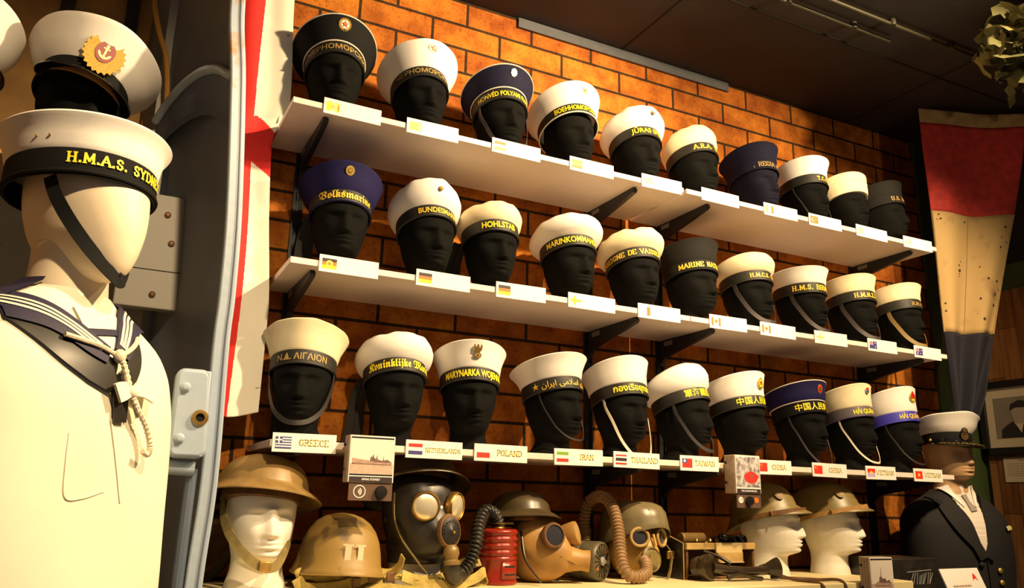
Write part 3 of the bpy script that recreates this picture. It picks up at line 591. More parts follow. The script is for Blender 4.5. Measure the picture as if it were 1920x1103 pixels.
    if kind == 'navy': return [([(0, .024), (.010, .020), (.014, .008), (.017, -.004), (.013, -.016), (0, -.020), (-.013, -.016), (-.017, -.004), (-.014, .008), (-.010, .020)], 'black_cloth', .002), (wreath(.0125, .0150, 18, c=(0, -.006)), 'brass', .003), ([(-.007, .008), (.007, .008), (.009, .019), (0, .022), (-.009, .019)], 'brass', .0034), (circ(.0078, 18, (0, -.003), ry=.010), 'black_cloth', .0036)] + [([(x, y - .003) for x, y in p], 'gold', .0045) for p in anchor_poly(.013)]
def put_badge(kind, parent, o, ax, ay, k=1.0, name='badge'):
    sp = badge_spec(kind); ms = []; b = MB()
    for p, m, d in sp:
        if m not in ms: ms.append(m)
        b.cur = ms.index(m); b.prism([(x * k, y * k) for x, y in p], d, o, ax, ay)
    return b.build(name, ms, parent, smooth=False)
def crown_profile(ty, rb, rc, hb, hc):
    if ty == 'stiff': return [(rb - .002, hb - .002), (rb, hb), (rb + .004, hb + .003), (rb + (rc - rb) * .55, hb + hc * .42), (rc - .007, hb + hc * .80), (rc - .001, hb + hc * .90), (rc, hb + hc * .95), (rc - .004, hb + hc), (rc * .8, hb + hc + .001), (rc * .4, hb + hc + .004), (.001, hb + hc + .005)]
    if ty == 'soft': return [(rb - .002, hb - .002), (rb, hb), (rb + (rc - rb) * .62, hb + hc * .14), (rc - .003, hb + hc * .32), (rc, hb + hc * .48), (rc - .003, hb + hc * .66), (rc - .011, hb + hc * .84), (rc * .76, hb + hc * .96), (rc * .4, hb + hc), (.001, hb + hc)]
    if ty == 'dixie': return [(rb - .002, .0), (rb + .004, .0), (rb + .010, hb * .5), (rb + .013, hb), (rc, hb + hc * .55), (rc - .002, hb + hc * .62), (rc - .010, hb + hc * .60), (rc - .016, hb + hc * .4), (rc - .022, hb + hc * .75), (rc * .55, hb + hc), (.001, hb + hc + .004)]
    return [(rb - .002, hb - .002), (rb, hb), (rb + .003, hb + .004), (rb + (rc - rb) * .35, hb + hc * .45), (rb + (rc - rb) * .75, hb + hc * .78), (rc - .002, hb + hc * .90), (rc, hb + hc * .95), (rc - .003, hb + hc), (rc * .85, hb + hc - .001), (rc * .4, hb + hc + .002), (.001, hb + hc + .003)]
EX, EY = 0.93, 1.06
def sailor_cap(head, c, label):
    """c: dict describing one cap; returns its Empty, worn on head"""
    hx, hy, hz = head.location; yaw = head.rotation_euler.z + RAD(c.get('turn', 0))
    ty, rc, hc, hb, rb = c.get('type', 'round'), c['rc'], c.get('hc', .055), c.get('hb', .036), c.get('rb', .0885)
    lift = c.get('lift', .014); zc = c.get('z', .172); wr = c.get('wr', 0.0)
    rot = (RAD(-c.get('tilt', 12)), RAD(c.get('roll', 0)), yaw)
    dy = c.get('dy', .003)
    t = thing('sailor_cap', label, 'cap', (hx - dy * sin(yaw), hy + dy * cos(yaw), hz + zc), rot, 'sailor caps on the black display heads')
    pr = crown_profile(ty, rb, rc, hb, hc); seed = c['rc'] * 977 + c.get('tilt', 12)
    def fn(p, a, r, z):
        k = max(0, (z - hb) / hc); f = .5 + .5 * cos(a)
        q = Vector((p.x * EX, p.y * EY, z + lift * f * min(1, k)))
        if wr and r > rb * .6: w = wr * (sin(3 * a + seed) + .7 * sin(7 * a + 2 * seed + 30 * z) + .5 * sin(13 * a + seed * 3)); q.z += w * min(1, k); q.x *= 1 + w * 2 * min(1, k); q.y *= 1 + w * 2 * min(1, k)
        return q
    MB().lathe(pr, 72, fn=fn).build('crown', c.get('cm', 'white_cloth'), t, sharp=50)
    if ty != 'dixie':
        MB().lathe([(rb - .004, .001), (rb - .003, -.001), (rb, 0), (rb + .0012, hb * .5), (rb + .0006, hb), (rb - .003, hb + .001), (rb - .004, hb - .002)], 72, EX, EY, caps=False).build('tally_band', c.get('bm', 'ribbon'), t, sharp=50)
        MB().tube([((rb + .0005) * EX * sin(2 * pi * k / 60), -(rb + .0005) * EY * cos(2 * pi * k / 60), .001) for k in range(60)], .0022, 6, closed=True).build('lower_edge', c.get('em', c.get('bm', 'ribbon')), t)
    else:
        MB().tube([((rb + .0135) * EX * sin(2 * pi * k / 60), -(rb + .0135) * EY * cos(2 * pi * k / 60), hb) for k in range(60)], .0010, 6, closed=True).build('brim_stitching', 'cream_cloth', t)
    if c.get('pipe'):
        for rr, zz in ((rc - .0005, hb + hc * .97), (rb + .003, hb + .003)):
            MB().tube([(rr * EX * sin(2 * pi * k / 72), -rr * EY * cos(2 * pi * k / 72), zz + lift * (.5 + .5 * cos(2 * pi * k / 72)) * max(0, min(1, (zz - hb) / hc))) for k in range(72)], .0021, 6, closed=True).build('piping', c['pipe'], t)
    if c.get('text'):
        band_text(MB(), c['text'], c.get('ts', .025), (rb + .0012) * EX, (rb + .0012) * EY, hb * .5 - (c.get('tz', .0085)), c.get('serif', False), c.get('bold', .012), RAD(c.get('phi', 0)), c.get('sq', 1.0)).build('tally_lettering', c.get('tm', 'yellow_thread'), t, smooth=False)
    if c.get('badge'):
        fr = c.get('bf', .55); i = 3 if ty in ('stiff', 'round') else 3
        r0, z0, r1, z1 = rb, hb, rc, hb + hc * (.9 if ty in ('stiff', 'round') else .42)
        r = r0 + (r1 - r0) * fr; z = z0 + (z1 - z0) * fr + lift * fr
        if ty == 'soft': r = rc; z = hb + hc * .40 + lift * .4
        dr, dz = ((r1 - r0), (z1 - z0) + lift) if ty != 'soft' else (-.15, 1); L = math.hypot(dr, dz)
        put_badge(c['badge'], t, (0, -r * EY - .001, z), (1, 0, 0), (0, -dr / L, dz / L), c.get('bk', 1.0))
    inv = (Matrix.Translation(t.location) @ t.rotation_euler.to_matrix().to_4x4()).inverted() @ (Matrix.Translation(head.location) @ Matrix.Rotation(head.rotation_euler.z, 4, 'Z'))
    if c.get('strap'):
        m, wd, loose = c['strap']; L = loose
        hp = [(-.079, -.014, .180), (-.078, -.024, .150), (-.071, -.044, .115), (-.056, -.066 - L * .1, .080 - L * .5), (-.030, -.086 - L * .15, .058 - L * .9), (0, -.098 - L * .1, .052 - L)]
        hp = hp + [(-x, y, z) for x, y, z in hp[-2::-1]]
        sb = wrap_strap(MB(), smoothpath(hp, 6), (0, -.012), wd, .0016); sb.v = [tuple(inv @ Vector(p)) for p in sb.v]; sb.build('chin_strap', m, t)
    if c.get('tails'):
        m, anch = c['tails']; tp = MB(); tp.cur = 0
        for sx in (0, 1):
            pts = [inv @ Vector(p) for p in ((-.050 - sx * .02, .085, .19), (-.062 - sx * .022, .100, .13), (-.066 - sx * .024, .098, .06), (-.070 - sx * .03, .094, .012))]
            tp.ribbon(smoothpath(pts, 6), inv.to_3x3() @ Vector((1, .2, 0)), .026, .001)
        tp.build('ribbon_tails', m, t)
    return t
HY = -0.155
ROW1 = [
 (.105, -2, dict(type='stiff', rc=.128, hc=.050, lift=.020, tilt=20, cm='black_cloth', pipe='white_strap', text='ЧЕРНОМОРСКИЙ', tm='dull_thread', ts=.026, bold=.02, badge='soviet', bf=.66, bk=1.05), 'large black stiff cap with white piping and red star badge'),
 (.360, 2, dict(type='stiff', rc=.128, hc=.052, lift=.022, tilt=19, cm='white_cloth', text='ЧЕРНОМОРСКИЙ Ф', tm='dull_thread', ts=.024, bold=.02, badge='sovietstar', bf=.68, wr=.001), 'white stiff cap with a gold wreath and red star badge, on the top shelf'),
 (.622, 0, dict(type='stiff', rc=.120, hc=.050, lift=.022, tilt=16, cm='navy_cloth', pipe='white_strap', text='HONVÉD FOLYAMI FLOTTILLA', tm='yellow_thread', ts=.024, sq=.72, bold=.025, badge='oval', bf=.70, strap=('grey_strap', .012, .025)), 'navy blue cap with white piping and tally reading HONVÉD FOLYAMI'),
 (.868, 4, dict(type='stiff', rc=.127, hc=.052, lift=.022, tilt=20, rb=.098, cm='white_cloth', text='ВОЕННОМОРСКИ ФЛОТ', tm='yellow_thread', ts=.025, sq=.72, bold=.03, badge='lion', bf=.62, em='white_strap', z=.176), 'white cap too wide for its head, with Cyrillic tally and tiny lion badge'),
 (1.130, 0, dict(type='soft', rc=.114, hc=.074, lift=.016, tilt=16, cm='white_cloth', text='JŪRAS SPĒKI', tm='yellow_thread', ts=.025, bold=.02, badge='small', wr=.003), 'white soft cap with small badge and tally reading JŪRAS'),
 (1.372, 4, dict(type='soft', rc=.100, hc=.070, lift=.020, tilt=16, cm='cream_cloth', text='A.R.A. YAN', serif=True, tm='gold_thread', ts=.017, wr=.002), 'cream cap with gold tally reading A.R.A., on the top shelf'),
 (1.648, 6, dict(type='round', rc=.108, hc=.056, lift=.012, tilt=12, cm='navy_cloth', bm='navy_cloth', text='. REGIA MARI', serif=True, tm='dull_thread', ts=.017), 'navy blue cap with dull gold tally reading REGIA, on the navy blue head'),
 (1.895, 2, dict(type='round', rc=.111, hc=.058, lift=.010, tilt=10, cm='white_cloth', text='T.C.G.', serif=True, tm='gold_thread', ts=.016, phi=4, strap=('grey_strap', .004, .045)), 'white round cap with short tally reading T.C.G.'),
 (2.105, 0, dict(type='dixie', rc=.104, rb=.086, hc=.050, hb=.050, lift=.0, tilt=14, cm='cream_cloth'), 'white cotton hat with turned-up brim and no lettering'),
 (2.312, 12, dict(type='round', rc=.102, hc=.050, lift=.010, tilt=12, cm='grey_cloth', bm='grey_cloth', text='U.S. NAVY', tm='dull_thread', ts=.016, serif=True), 'dark charcoal flat cap, last on the top shelf beside the long flag'),
]
ROW2 = [
 (.152, -4, dict(type='stiff', rc=.122, hc=.054, lift=.018, tilt=13, cm='blue_cloth', em='blue_cloth', text='𝖁𝖔𝖑𝖐𝖘𝖒𝖆𝖗𝖎𝖓𝖊', tm='gold_thread', ts=.031, bold=.012, badge='button', bf=.66, bk=1.1, tails=('black_strap', 1)), 'blue stiff cap with round gold button and blackletter tally reading Volksmarine'),
 (.402, 2, dict(type='soft', rc=.112, hc=.078, lift=.020, tilt=18, cm='white_cloth', text='BUNDESMARINE', tm='gold_thread', ts=.024, sq=.85, bold=.02, phi=8, badge='small', wr=.003), 'white soft cap with tally reading BUNDESMARINE'),
 (.602, 0, dict(type='soft', rc=.104, hc=.055, lift=.014, tilt=12, cm='cream_cloth', text='HOHLSTAB', tm='yellow_thread', ts=.026, sq=.85, bold=.03, phi=-8, wr=.0025, tails=('black_strap', 0)), 'stained old cream cap with tally reading HOHLSTAB'),
 (.870, 4, dict(type='soft', rc=.120, hc=.058, lift=.016, tilt=13, cm='white_cloth', text='MARINKOMMANDO', tm='yellow_thread', ts=.027, sq=.82, bold=.02, phi=-20, wr=.002), 'white floppy cap with tally reading MARINKOMMANDO'),
 (1.112, 2, dict(type='soft', rc=.114, hc=.055, lift=.020, tilt=14, cm='cream_cloth', text='ENSEIGNE DE VAISSEAU', serif=True, tm='gold_thread', ts=.016, phi=-40, wr=.004), 'crumpled cream cap with tally reading DE VAISSEAU'),
 (1.345, 6, dict(type='round', rc=.108, hc=.062, lift=.010, tilt=10, cm='grey_cloth', bm='grey_cloth', text='MARINE NATIONALE', serif=True, tm='gold_thread', ts=.016, phi=-2), 'dark charcoal cap with gold tally reading MARINE NATIONALE'),
 (1.588, 4, dict(type='soft', rc=.108, hc=.062, lift=.012, tilt=10, cm='cream_cloth', text='H.M.C.S. CHICO', serif=True, tm='gold_thread', ts=.014, phi=6, strap=('grey_strap', .014, .012)), 'cream cap with tally reading H.M.C.S. and a grey chin strap'),
 (1.840, 8, dict(type='round', rc=.106, hc=.054, lift=.004, tilt=4, cm='white_cloth', text='H.M.S. BIRMINGHAM', serif=True, tm='gold_thread', ts=.017, phi=2, strap=('grey_strap', .014, .012)), 'white flat-topped cap with tally reading H.M.S. BIRMINGHAM'),
 (2.098, 2, dict(type='round', rc=.106, hc=.056, lift=.006, tilt=9, cm='cream_cloth', text='H.M.N.Z.S. TA', serif=True, tm='gold_thread', ts=.016, phi=4, strap=('grey_strap', .015, .012)), 'cream flat-topped cap with tally reading H.M.N.Z.S.'),
 (2.352, 2, dict(type='round', rc=.106, hc=.056, lift=.006, tilt=10, cm='cream_cloth', text='H.M.A.S. P', serif=True, tm='dull_thread', ts=.014, phi=12, strap=('tan_strap', .015, .012)), 'cream flat-topped cap with tan chin strap, last on the middle shelf'),
]
ROW3 = [
 (.088, -16, dict(type='round', rc=.118, hc=.060, lift=.012, tilt=12, cm='cream_cloth', text='N.Δ. ΑΙΓΑΙΟΝ', tm='dull_thread', ts=.023, bold=.02, wr=.001, strap=('black_strap', .012, .006)), 'cream round cap with Greek tally, first on the lowest shelf'),
 (.334, -2, dict(type='soft', rc=.112, hc=.066, lift=.014, tilt=16, cm='white_cloth', text='𝕶𝖔𝖓𝖎𝖓𝖐𝖑𝖎𝖏𝖐𝖊 𝕸𝖆𝖗𝖎𝖓𝖊', tm='yellow_thread', ts=.029, sq=.9, bold=.014, wr=.002, tails=('black_strap', 0)), 'white cap with blackletter tally reading Koninklijke Marine'),
 (.552, -12, dict(type='round', rc=.112, hc=.060, lift=.012, tilt=12, cm='white_cloth', text='MARYNARKA WOJENNA', tm='yellow_thread', ts=.026, sq=.68, bold=.035, badge='eagle', bf=.56), 'white cap with bronze eagle badge and tally reading MARYNARKA WOJENNA'),
 (.820, 18, dict(type='round', rc=.117, hc=.054, lift=.010, tilt=13, cm='white_cloth', phi=-14, text='★ ' + 'ﻥﺍﺮﯾﺍ ﯽﻣﻼﺳﺍ ﯼﺭﻮﻬﻤﺟ', tm='gold_thread', ts=.024, bold=.004, strap=('black_strap', .004, .006)), 'white flat cap with a star and Persian script on the tally'),
 (1.055, 6, dict(type='round', rc=.108, hc=.062, lift=.018, tilt=14, cm='white_cloth', text='กองเรือยุทธการ', tm='yellow_thread', ts=.027, bold=.025, strap=('white_strap', .008, .052)), 'white cap with Thai tally and a loose white chin strap'),
 (1.292, 20, dict(type='soft', rc=.108, hc=.066, lift=.026, tilt=18, cm='white_cloth', text='軍海國民華中', tm='yellow_thread', ts=.027, bold=.016, strap=('black_strap', .010, .014)), 'white cap peaked high at front with Chinese tally and no badge'),
 (1.525, 14, dict(type='round', rc=.108, hc=.062, lift=.016, tilt=12, cm='white_cloth', text='中国人民解放军', tm='yellow_thread', ts=.027, bold=.014, badge='pla', bf=.52), 'white cap with a gold and red star shield badge and Chinese tally'),
 (1.800, 4, dict(type='stiff', rc=.110, hc=.056, lift=.014, tilt=12, cm='blue_cloth', pipe='white_strap', bm='black_cloth', text='中国人民解放军', tm='yellow_thread', ts=.027, bold=.014, badge='plaoval', bf=.62, strap=('grey_strap', .006, .040)), 'navy blue cap with white piping, oval badge and Chinese tally'),
 (2.035, 6, dict(type='round', rc=.106, hc=.058, lift=.022, tilt=13, cm='cream_cloth', bm='slate_ribbon', em='violet', text='HẢI QUÂN VIỆT', tm='yellow_thread', ts=.022, sq=.85, bold=.03, badge='roundel', bf=.72, bk=.8, strap=('white_strap', .006, .020), tails=('navyprint', 0)), 'cream cap with slate grey band reading HẢI QUÂN and a red-blue roundel'),
 (2.270, 6, dict(type='round', rc=.106, hc=.068, lift=.022, tilt=12, cm='white_cloth', bm='royal_ribbon', text='HẢI QUÂN VIỆT', tm='gold_thread', ts=.022, sq=.85, bold=.03, badge='vietwreath', bf=.62, strap=('black_strap', .005, .016), tails=('royal_ribbon', 0)), 'white cap with bright royal blue band and red-gold wreath badge'),
]
SHORT = (('piped black star cap', 'white gold-star cap', 'HONVÉD FOLYAMI cap', 'white lion-badge cap', 'JŪRAS cap', 'A.R.A. cap', 'REGIA cap', 'T.C.G. cap', 'plain turned-up white hat', 'charcoal cap beside the long flag'),
 ('Volksmarine cap', 'BUNDESMARINE cap', 'HOHLSTAB cap', 'MARINKOMMANDO cap', 'DE VAISSEAU cap', 'MARINE NATIONALE cap', 'H.M.C.S. cap', 'H.M.S. BIRMINGHAM cap', 'H.M.N.Z.S. cap', 'cap with tan chin strap'),
 ('Greek-lettered cap', 'Koninklijke Marine cap', 'MARYNARKA cap', 'Persian-lettered cap', 'Thai-lettered cap', 'badgeless Chinese-lettered cap', 'white Chinese cap with shield badge', 'navy blue Chinese cap', 'slate-banded HẢI QUÂN cap', 'royal blue banded cap'))
for rows, z, rn, sh_ in ((ROW1, Z1, 'top', SHORT[0]), (ROW2, Z2, 'middle', SHORT[1]), (ROW3, Z3, 'lowest', SHORT[2])):
    for (x, yaw, c, lbl), key in zip(rows, sh_):
        navy = 'REGIA' in lbl
        h = foam_head('f', (x, HY, z), yaw, '%s foam head on the %s shelf under the %s' % ('navy blue' if navy else 'black', rn, key), 'foam heads on the shelves', 'foam_navy' if navy else 'foam_black')
        sailor_cap(h, c, lbl)
# ------------------------------------------------------------------ peaked officer cap, reused for both officers
def peaked_cap(t, crown_m, rb=.090, rc=.130, hb=.042, hc=.055, lift=.022, badge='merchant', bk=1.0, peak_m=('patent', 'patent'), oak=False):
    pr = crown_profile('stiff', rb, rc, hb, hc)
    def fn(p, a, r, z):
        k = max(0, (z - hb) / hc); f = .5 + .5 * cos(a); q = Vector((p.x * EX, p.y * EY, z + lift * f * min(1, k) - .012 * (1 - f) * min(1, k)))
        if r > rb: q.z += .0018 * sin(5 * a + 1) * min(1, k)
        return q
    MB().lathe(pr, 72, fn=fn).build('crown', crown_m, t, sharp=60)
    MB().lathe([(rb - .004, 0), (rb, 0), (rb + .001, hb * .5), (rb, hb), (rb - .004, hb)], 72, EX, EY, caps=False).build('cap_band', 'black_cloth', t)
    def pk(side):
        b = MB()
        def f(u, v):
            a = RAD(-72 + 144 * u); w = cos(a * 1.22) ** .75 if abs(a * 1.22) < pi / 2 else 0
            r = rb + .001 + (.052 * w) * v; z = .006 - .030 * v * w - side * .0015
            return Vector((r * EX * sin(a), -r * EY * cos(a), z - (.006 * sin(a) ** 2)))
        return b.grid(f, 40, 8)
    p = pk(0).build('peak', peak_m[0], t)
    pk(1).build('peak_lining', peak_m[1], p)
    e = []
    for k in range(41):
        a = RAD(-72 + 144 * k / 40); w = cos(a * 1.22) ** .75 if abs(a * 1.22) < pi / 2 else 0; r = rb + .001 + .052 * w
        e.append((r * EX * sin(a), -r * EY * cos(a), .006 - .030 * w - .006 * sin(a) ** 2))
    MB().tube(e, .0018, 6).build('peak_rim', 'patent', p)
    if oak:
        b = MB()
        for k in range(16):
            a = RAD(-50 + 100 * k / 15); w = cos(a * 1.22) ** .75; r = rb + .036 * w + .006
            z = .006 - .030 * w * .75 - .006 * sin(a) ** 2 + .001
            b.sphere((r * EX * sin(a), -r * EY * cos(a), z), (.0075, .0055, .0020), 10, 6, Matrix.Rotation(a + (.5 if k % 2 else -.5), 3, 'Z'))
        b.build('oak_leaf_braid', 'gold', p)
    st = []
    for k in range(31):
        a = RAD(-78 + 156 * k / 30); st.append(((rb + .003) * EX * sin(a), -(rb + .003) * EY * cos(a), .010 - .004 * cos(a)))
    MB().ribbon(st, (0, 0, 1), .015 if not oak else .011, .002).build('chin_strap', 'tan_leather' if not oak else 'patent', t)
    for s in (-1, 1): MB().sphere((s * (rb + .003) * EX * sin(RAD(76)), -(rb + .003) * EY * cos(RAD(76)), .010), (.006, .006, .006), 12, 8).build('cap_button', 'gold', t)
    put_badge(badge, t, (0, -(rb + .004) * EY - (.004 if oak else .015), hb * (.62 if oak else 1.42) + .004), (1, 0, 0), (0, -.16 if oak else -.30, 1), bk)

# ------------------------------------------------------------------ sailor mannequin, left
def torso_fn(tab, n=2.3):
    def sec(z): return lerp_tab(tab, z)     # a (half width), b (half depth), cy
    def surf(a, z, off=0.0):
        A, B, cy = sec(z); c, s = cos(a), sin(a); e = 2 / n
        return Vector(((A + off) * math.copysign(abs(s) ** e, s), cy - (B + off) * math.copysign(abs(c) ** e, c), z))
    def front(x, z, off=0.0):
        A, B, cy = sec(z); q = min(.999, abs(x) / (A + off)); return Vector((x, cy - (B + off) * (1 - q ** n) ** (1 / n), z))
    return surf, front
def drape(mb, front, pts, widths, off=.004, thick=.0025):
    """band lying on the chest along (x,z) points"""
    P = [front(x, z, off) for x, z in pts]; m = len(P); vs = []
    for i in range(m):
        (x0, z0), (x1, z1) = pts[max(i - 1, 0)], pts[min(i + 1, m - 1)]; L = math.hypot(x1 - x0, z1 - z0) or 1; nx, nz = -(z1 - z0) / L, (x1 - x0) / L
        w = (widths[i] if isinstance(widths, list) else widths) / 2; x, z = pts[i]
        for k in range(5):
            q = -1 + k / 2; vs.append(front(x + nx * w * q, z + nz * w * q, off))
        for k in range(5):
            q = -1 + k / 2; vs.append(front(x + nx * w * q, z + nz * w * q, off + thick))
    fs = []
    for i in range(m - 1):
        for k in range(4):
            a = i * 10 + k; fs.append((a, a + 1, a + 11, a + 10)); a += 5; fs.append((a, a + 10, a + 11, a + 1))
        fs.append((i * 10, i * 10 + 10, i * 10 + 15, i * 10 + 5)); fs.append((i * 10 + 4, i * 10 + 9, i * 10 + 19, i * 10 + 14))
    return mb.add(vs, fs)
def lerp2(pts, n=8):
    return [(v.x, v.z) for v in smoothpath([(x, 0, z) for x, z in pts], n)]

PSI = 46
t = thing('mannequin', 'faceless cream mannequin in white sailor jumper and navy striped collar, before the ship door', 'mannequin', (-.425, -.775, 0), (0, 0, RAD(PSI)))
TAB = [(.10, .16, .11, 0), (1.06, .200, .130, 0), (1.26, .224, .135, 0), (1.44, .218, .132, 0), (1.56, .210, .128, .0), (1.63, .203, .120, .004), (1.675, .188, .106, .010), (1.705, .160, .092, .016), (1.725, .123, .080, .018), (1.748, .082, .066, .015), (1.763, .060, .058, .010)]
surf, front = torso_fn(TAB)
b = MB()
def jump(u, v):
    z = .10 + 1.655 * v ** .75; p = surf(2 * pi * u, z)
    k = .0022 * sin(9 * z * 3 + 5 * u * 6) + .003 * sin(u * 2 * pi * 5 + z * 7) * (1 - v); return Vector((p.x * (1 + k), p.y * (1 + k * 1.6), z))
b.grid(jump, 96, 110, wrap=True).build('jumper', 'cotton', t, sharp=80)
# neck and smooth egg head, head turned with the body
NK = [(1.70, .082, -.070, .086), (1.73, .068, -.058, .078), (1.76, .061, -.050, .072), (1.80, .057, -.048, .070), (1.84, .057, -.058, .074), (1.87, .058, -.070, .080)]
hb_ = MB()
def nk(u, v):
    z = 1.70 + .17 * v; rx, yf, yb = lerp_tab(NK, z); a = 2 * pi * u; c = cos(a); return Vector((rx * sin(a), (yf if c > 0 else yb * 1) * abs(c) if c > 0 else yb * -c, z))
hb_.grid(nk, 48, 14, wrap=True).build('neck', 'mannequin', t, sharp=180)
EG = [(1.772, .001, -.066, -.060), (1.776, .018, -.084, -.030), (1.785, .031, -.096, .010), (1.800, .043, -.105, .045), (1.825, .056, -.112, .074), (1.86, .068, -.116, .093), (1.90, .077, -.113, .102), (1.94, .080, -.106, .104), (1.98, .078, -.098, .100), (2.01, .068, -.090, .088), (2.03, .045, -.055, .055), (2.038, .002, -.003, .003)]
e = MB()
def eg(u, v):
    z = 1.772 + .266 * (1 - cos(pi * v)) / 2; rx, yf, yb = lerp_tab(EG, z); a = 2 * pi * u; c = cos(a); s_ = sin(a)
    cy = (yf + yb) / 2; ry = (yb - yf) / 2; return Vector((rx * s_, cy - ry * c, z))
e.grid(eg, 64, 60, wrap=True).build('head', 'mannequin', t, sharp=180)
# navy collar with three white stripes each side, black silk, dickey, lanyard
cl = MB()
RL = lerp2([(-.150, 1.712), (-.112, 1.702), (-.085, 1.688), (-.050, 1.664), (-.022, 1.650)]); LL = lerp2([(.088, 1.735), (.062, 1.722), (.042, 1.700), (.022, 1.676), (.006, 1.655)])
WD = [.060 - .030 * i / (len(RL) - 1) for i in range(len(RL))]; WL = [.052 - .026 * i / (len(RL) - 1) for i in range(len(RL))]
drape(cl, front, RL, WD, .006, .004); drape(cl, front, LL, WL, .006, .004); co = cl.build('collar', 'navy_silk', t, sharp=60)
def para(P_, d0, d1):
    out = []
    for i, (x, z) in enumerate(P_):
        (x0, z0), (x1, z1) = P_[max(i - 1, 0)], P_[min(i + 1, len(P_) - 1)]; L = math.hypot(x1 - x0, z1 - z0); o_ = d0 + (d1 - d0) * i / (len(P_) - 1)
        out.append((x - (z1 - z0) / L * o_, z + (x1 - x0) / L * o_))
    return out
for P_, w_ in ((RL, 1), (LL, -1)):
    for q in (-1, 0, 1):
        st = MB(); drape(st, front, para(P_[:-4], w_ * (.004 + q * .0085), w_ * (.004 + q * .0050))[(0 if w_ > 0 else 4):], .0042, .0105, .0006); st.build('stripe', 'white_strap', co)
cp = MB()
def cap_(u, v):
    a = RAD(70 + 220 * u); z = 1.768 - .060 * v; p = surf(a, z, .007 + .004 * sin(pi * v)); return p
cp.grid(cap_, 30, 8).build('collar_cape', 'navy_silk', co)
dk = MB(); drape(dk, front, [(-.050, 1.690), (-.01, 1.692), (.034, 1.694)], .060, .002, .003); dk.build('dickey', 'cotton', t)
dk = MB(); drape(dk, front, [(-.046, 1.682), (-.012, 1.688), (.012, 1.692), (.036, 1.694)], .010, .0065, .002); dk.build('dickey_band', 'navy_silk', t)
sk = MB()
drape(sk, front, lerp2([(-.150, 1.690), (-.120, 1.668), (-.088, 1.648), (-.050, 1.632), (-.012, 1.618)]), [.020 + .034 * min(1, i / 24) for i in range(33)], .0035, .003)
drape(sk, front, lerp2([(.052, 1.690), (.044, 1.665), (.030, 1.640), (.012, 1.615)]), [.020 + .012 * i / 24 for i in range(25)], .0035, .003)
drape(sk, front, lerp2([(.002, 1.622), (-.001, 1.59), (.000, 1.552)]), [.036 - .012 * i / 16 for i in range(17)], .0035, .003)
sk.build('black_scarf', 'black_silk', t, sharp=60)
ln = MB()
ln.tube([front(x, z, .014) for x, z in lerp2([(-.095, 1.668), (-.066, 1.664), (-.038, 1.660), (-.010, 1.650)])], .0040, 8)
ln.tube([front(x, z, .014) for x, z in lerp2([(.052, 1.690), (.034, 1.674), (.012, 1.660), (-.008, 1.650)])], .0040, 8)
pa = [front(x, z, .017) for x, z in lerp2([(-.009, 1.652), (-.004, 1.635), (.006, 1.600), (.021, 1.574), (.043, 1.550), (.057, 1.522), (.054, 1.508), (.041, 1.512)], 14)]
ln.tube(pa, [.0044 + .0008 * sin(i * 1.9) for i in range(len(pa))], 8); ln.sphere(front(-.009, 1.650, .016), (.010, .009, .011), 14, 10)
ln.build('lanyard', 'rope', t)
bw = MB()
drape(bw, front, lerp2([(.010, 1.598), (-.006, 1.598), (-.021, 1.592)]), [.010 + .018 * sin(min(1, i / 10) * pi / 2) for i in range(17)], .015, .005)
drape(bw, front, lerp2([(.010, 1.598), (.034, 1.606), (.060, 1.600)]), [.010 + .018 * sin(min(1, i / 10) * pi / 2) for i in range(17)], .015, .005)
bw.sphere(front(.010, 1.598, .018), (.009, .008, .010), 12, 8); drape(bw, front, lerp2([(.016, 1.590), (.024, 1.575), (.030, 1.562)]), .014, .012, .002); bw.build('tape_bow', 'cotton', t)
pk = MB(); drape(pk, front, lerp2([(-.013, 1.555), (.004, 1.502), (.024, 1.436)]), .003, .0008, .0012); pk.build('placket_seam', 'cotton', t)
pk = MB(); drape(pk, front, lerp2([(-.080, 1.53), (-.079, 1.48), (-.074, 1.443), (-.050, 1.441), (-.010, 1.452)]), .0022, .0006, .0008); pk.build('pocket_seam', 'cotton', t)
# the cap on that mannequin: thing of its own
dirx = Vector((cos(RAD(PSI)), sin(RAD(PSI)), 0)); diry = Vector((-sin(RAD(PSI)), cos(RAD(PSI)), 0))
c = thing('sailor_cap', 'large white round cap with tally reading H.M.A.S. SYDNEY on the cream mannequin', 'cap', tuple(Vector((-.431, -.775, 1.914)) + diry * .002), (RAD(-4), RAD(1), RAD(PSI)), 'sailor caps on the black display heads')
del c['group']
rb, rc, hb, hc = .1120, .1325, .044, .054
MB().lathe([(rb - .002, hb - .002), (rb, hb), (rb + .003, hb + .008), (rb + .006, hb + .024), (rc - .010, hb + .038), (rc - .003, hb + .047), (rc, hb + .052), (rc - .003, hb + .056), (rc * .8, hb + .057), (rc * .4, hb + .059), (.001, hb + .060)], 80, .95, 1.05).build('crown', 'white_cloth', c, sharp=60)
MB().lathe([(rb - .004, 0), (rb, -.001), (rb + .0015, hb * .5), (rb + .0005, hb), (rb - .004, hb)], 80, .95, 1.05, caps=False).build('tally_band', 'black_cloth', c)
MB().tube([((rb + .001) * .95 * sin(2 * pi * k / 64), -(rb + .001) * 1.05 * cos(2 * pi * k / 64), .005) for k in range(64)], .0035, 8, closed=True).build('lower_edge', 'black_cloth', c)
band_text(MB(), 'H.M.A.S. SYDNEY', .0158, (rb + .0026) * .95, (rb + .0026) * 1.05, .019, True, 0, RAD(-13), lift=.001).build('tally_lettering', 'yellow_thread', c, smooth=False)
for a in (-82, -72): MB().sphere(((rb + .007) * .95 * sin(RAD(a)), -(rb + .007) * 1.05 * cos(RAD(a)), hb + .018), .0020, 8, 6).build('eyelet', 'brass', c)
sp = []
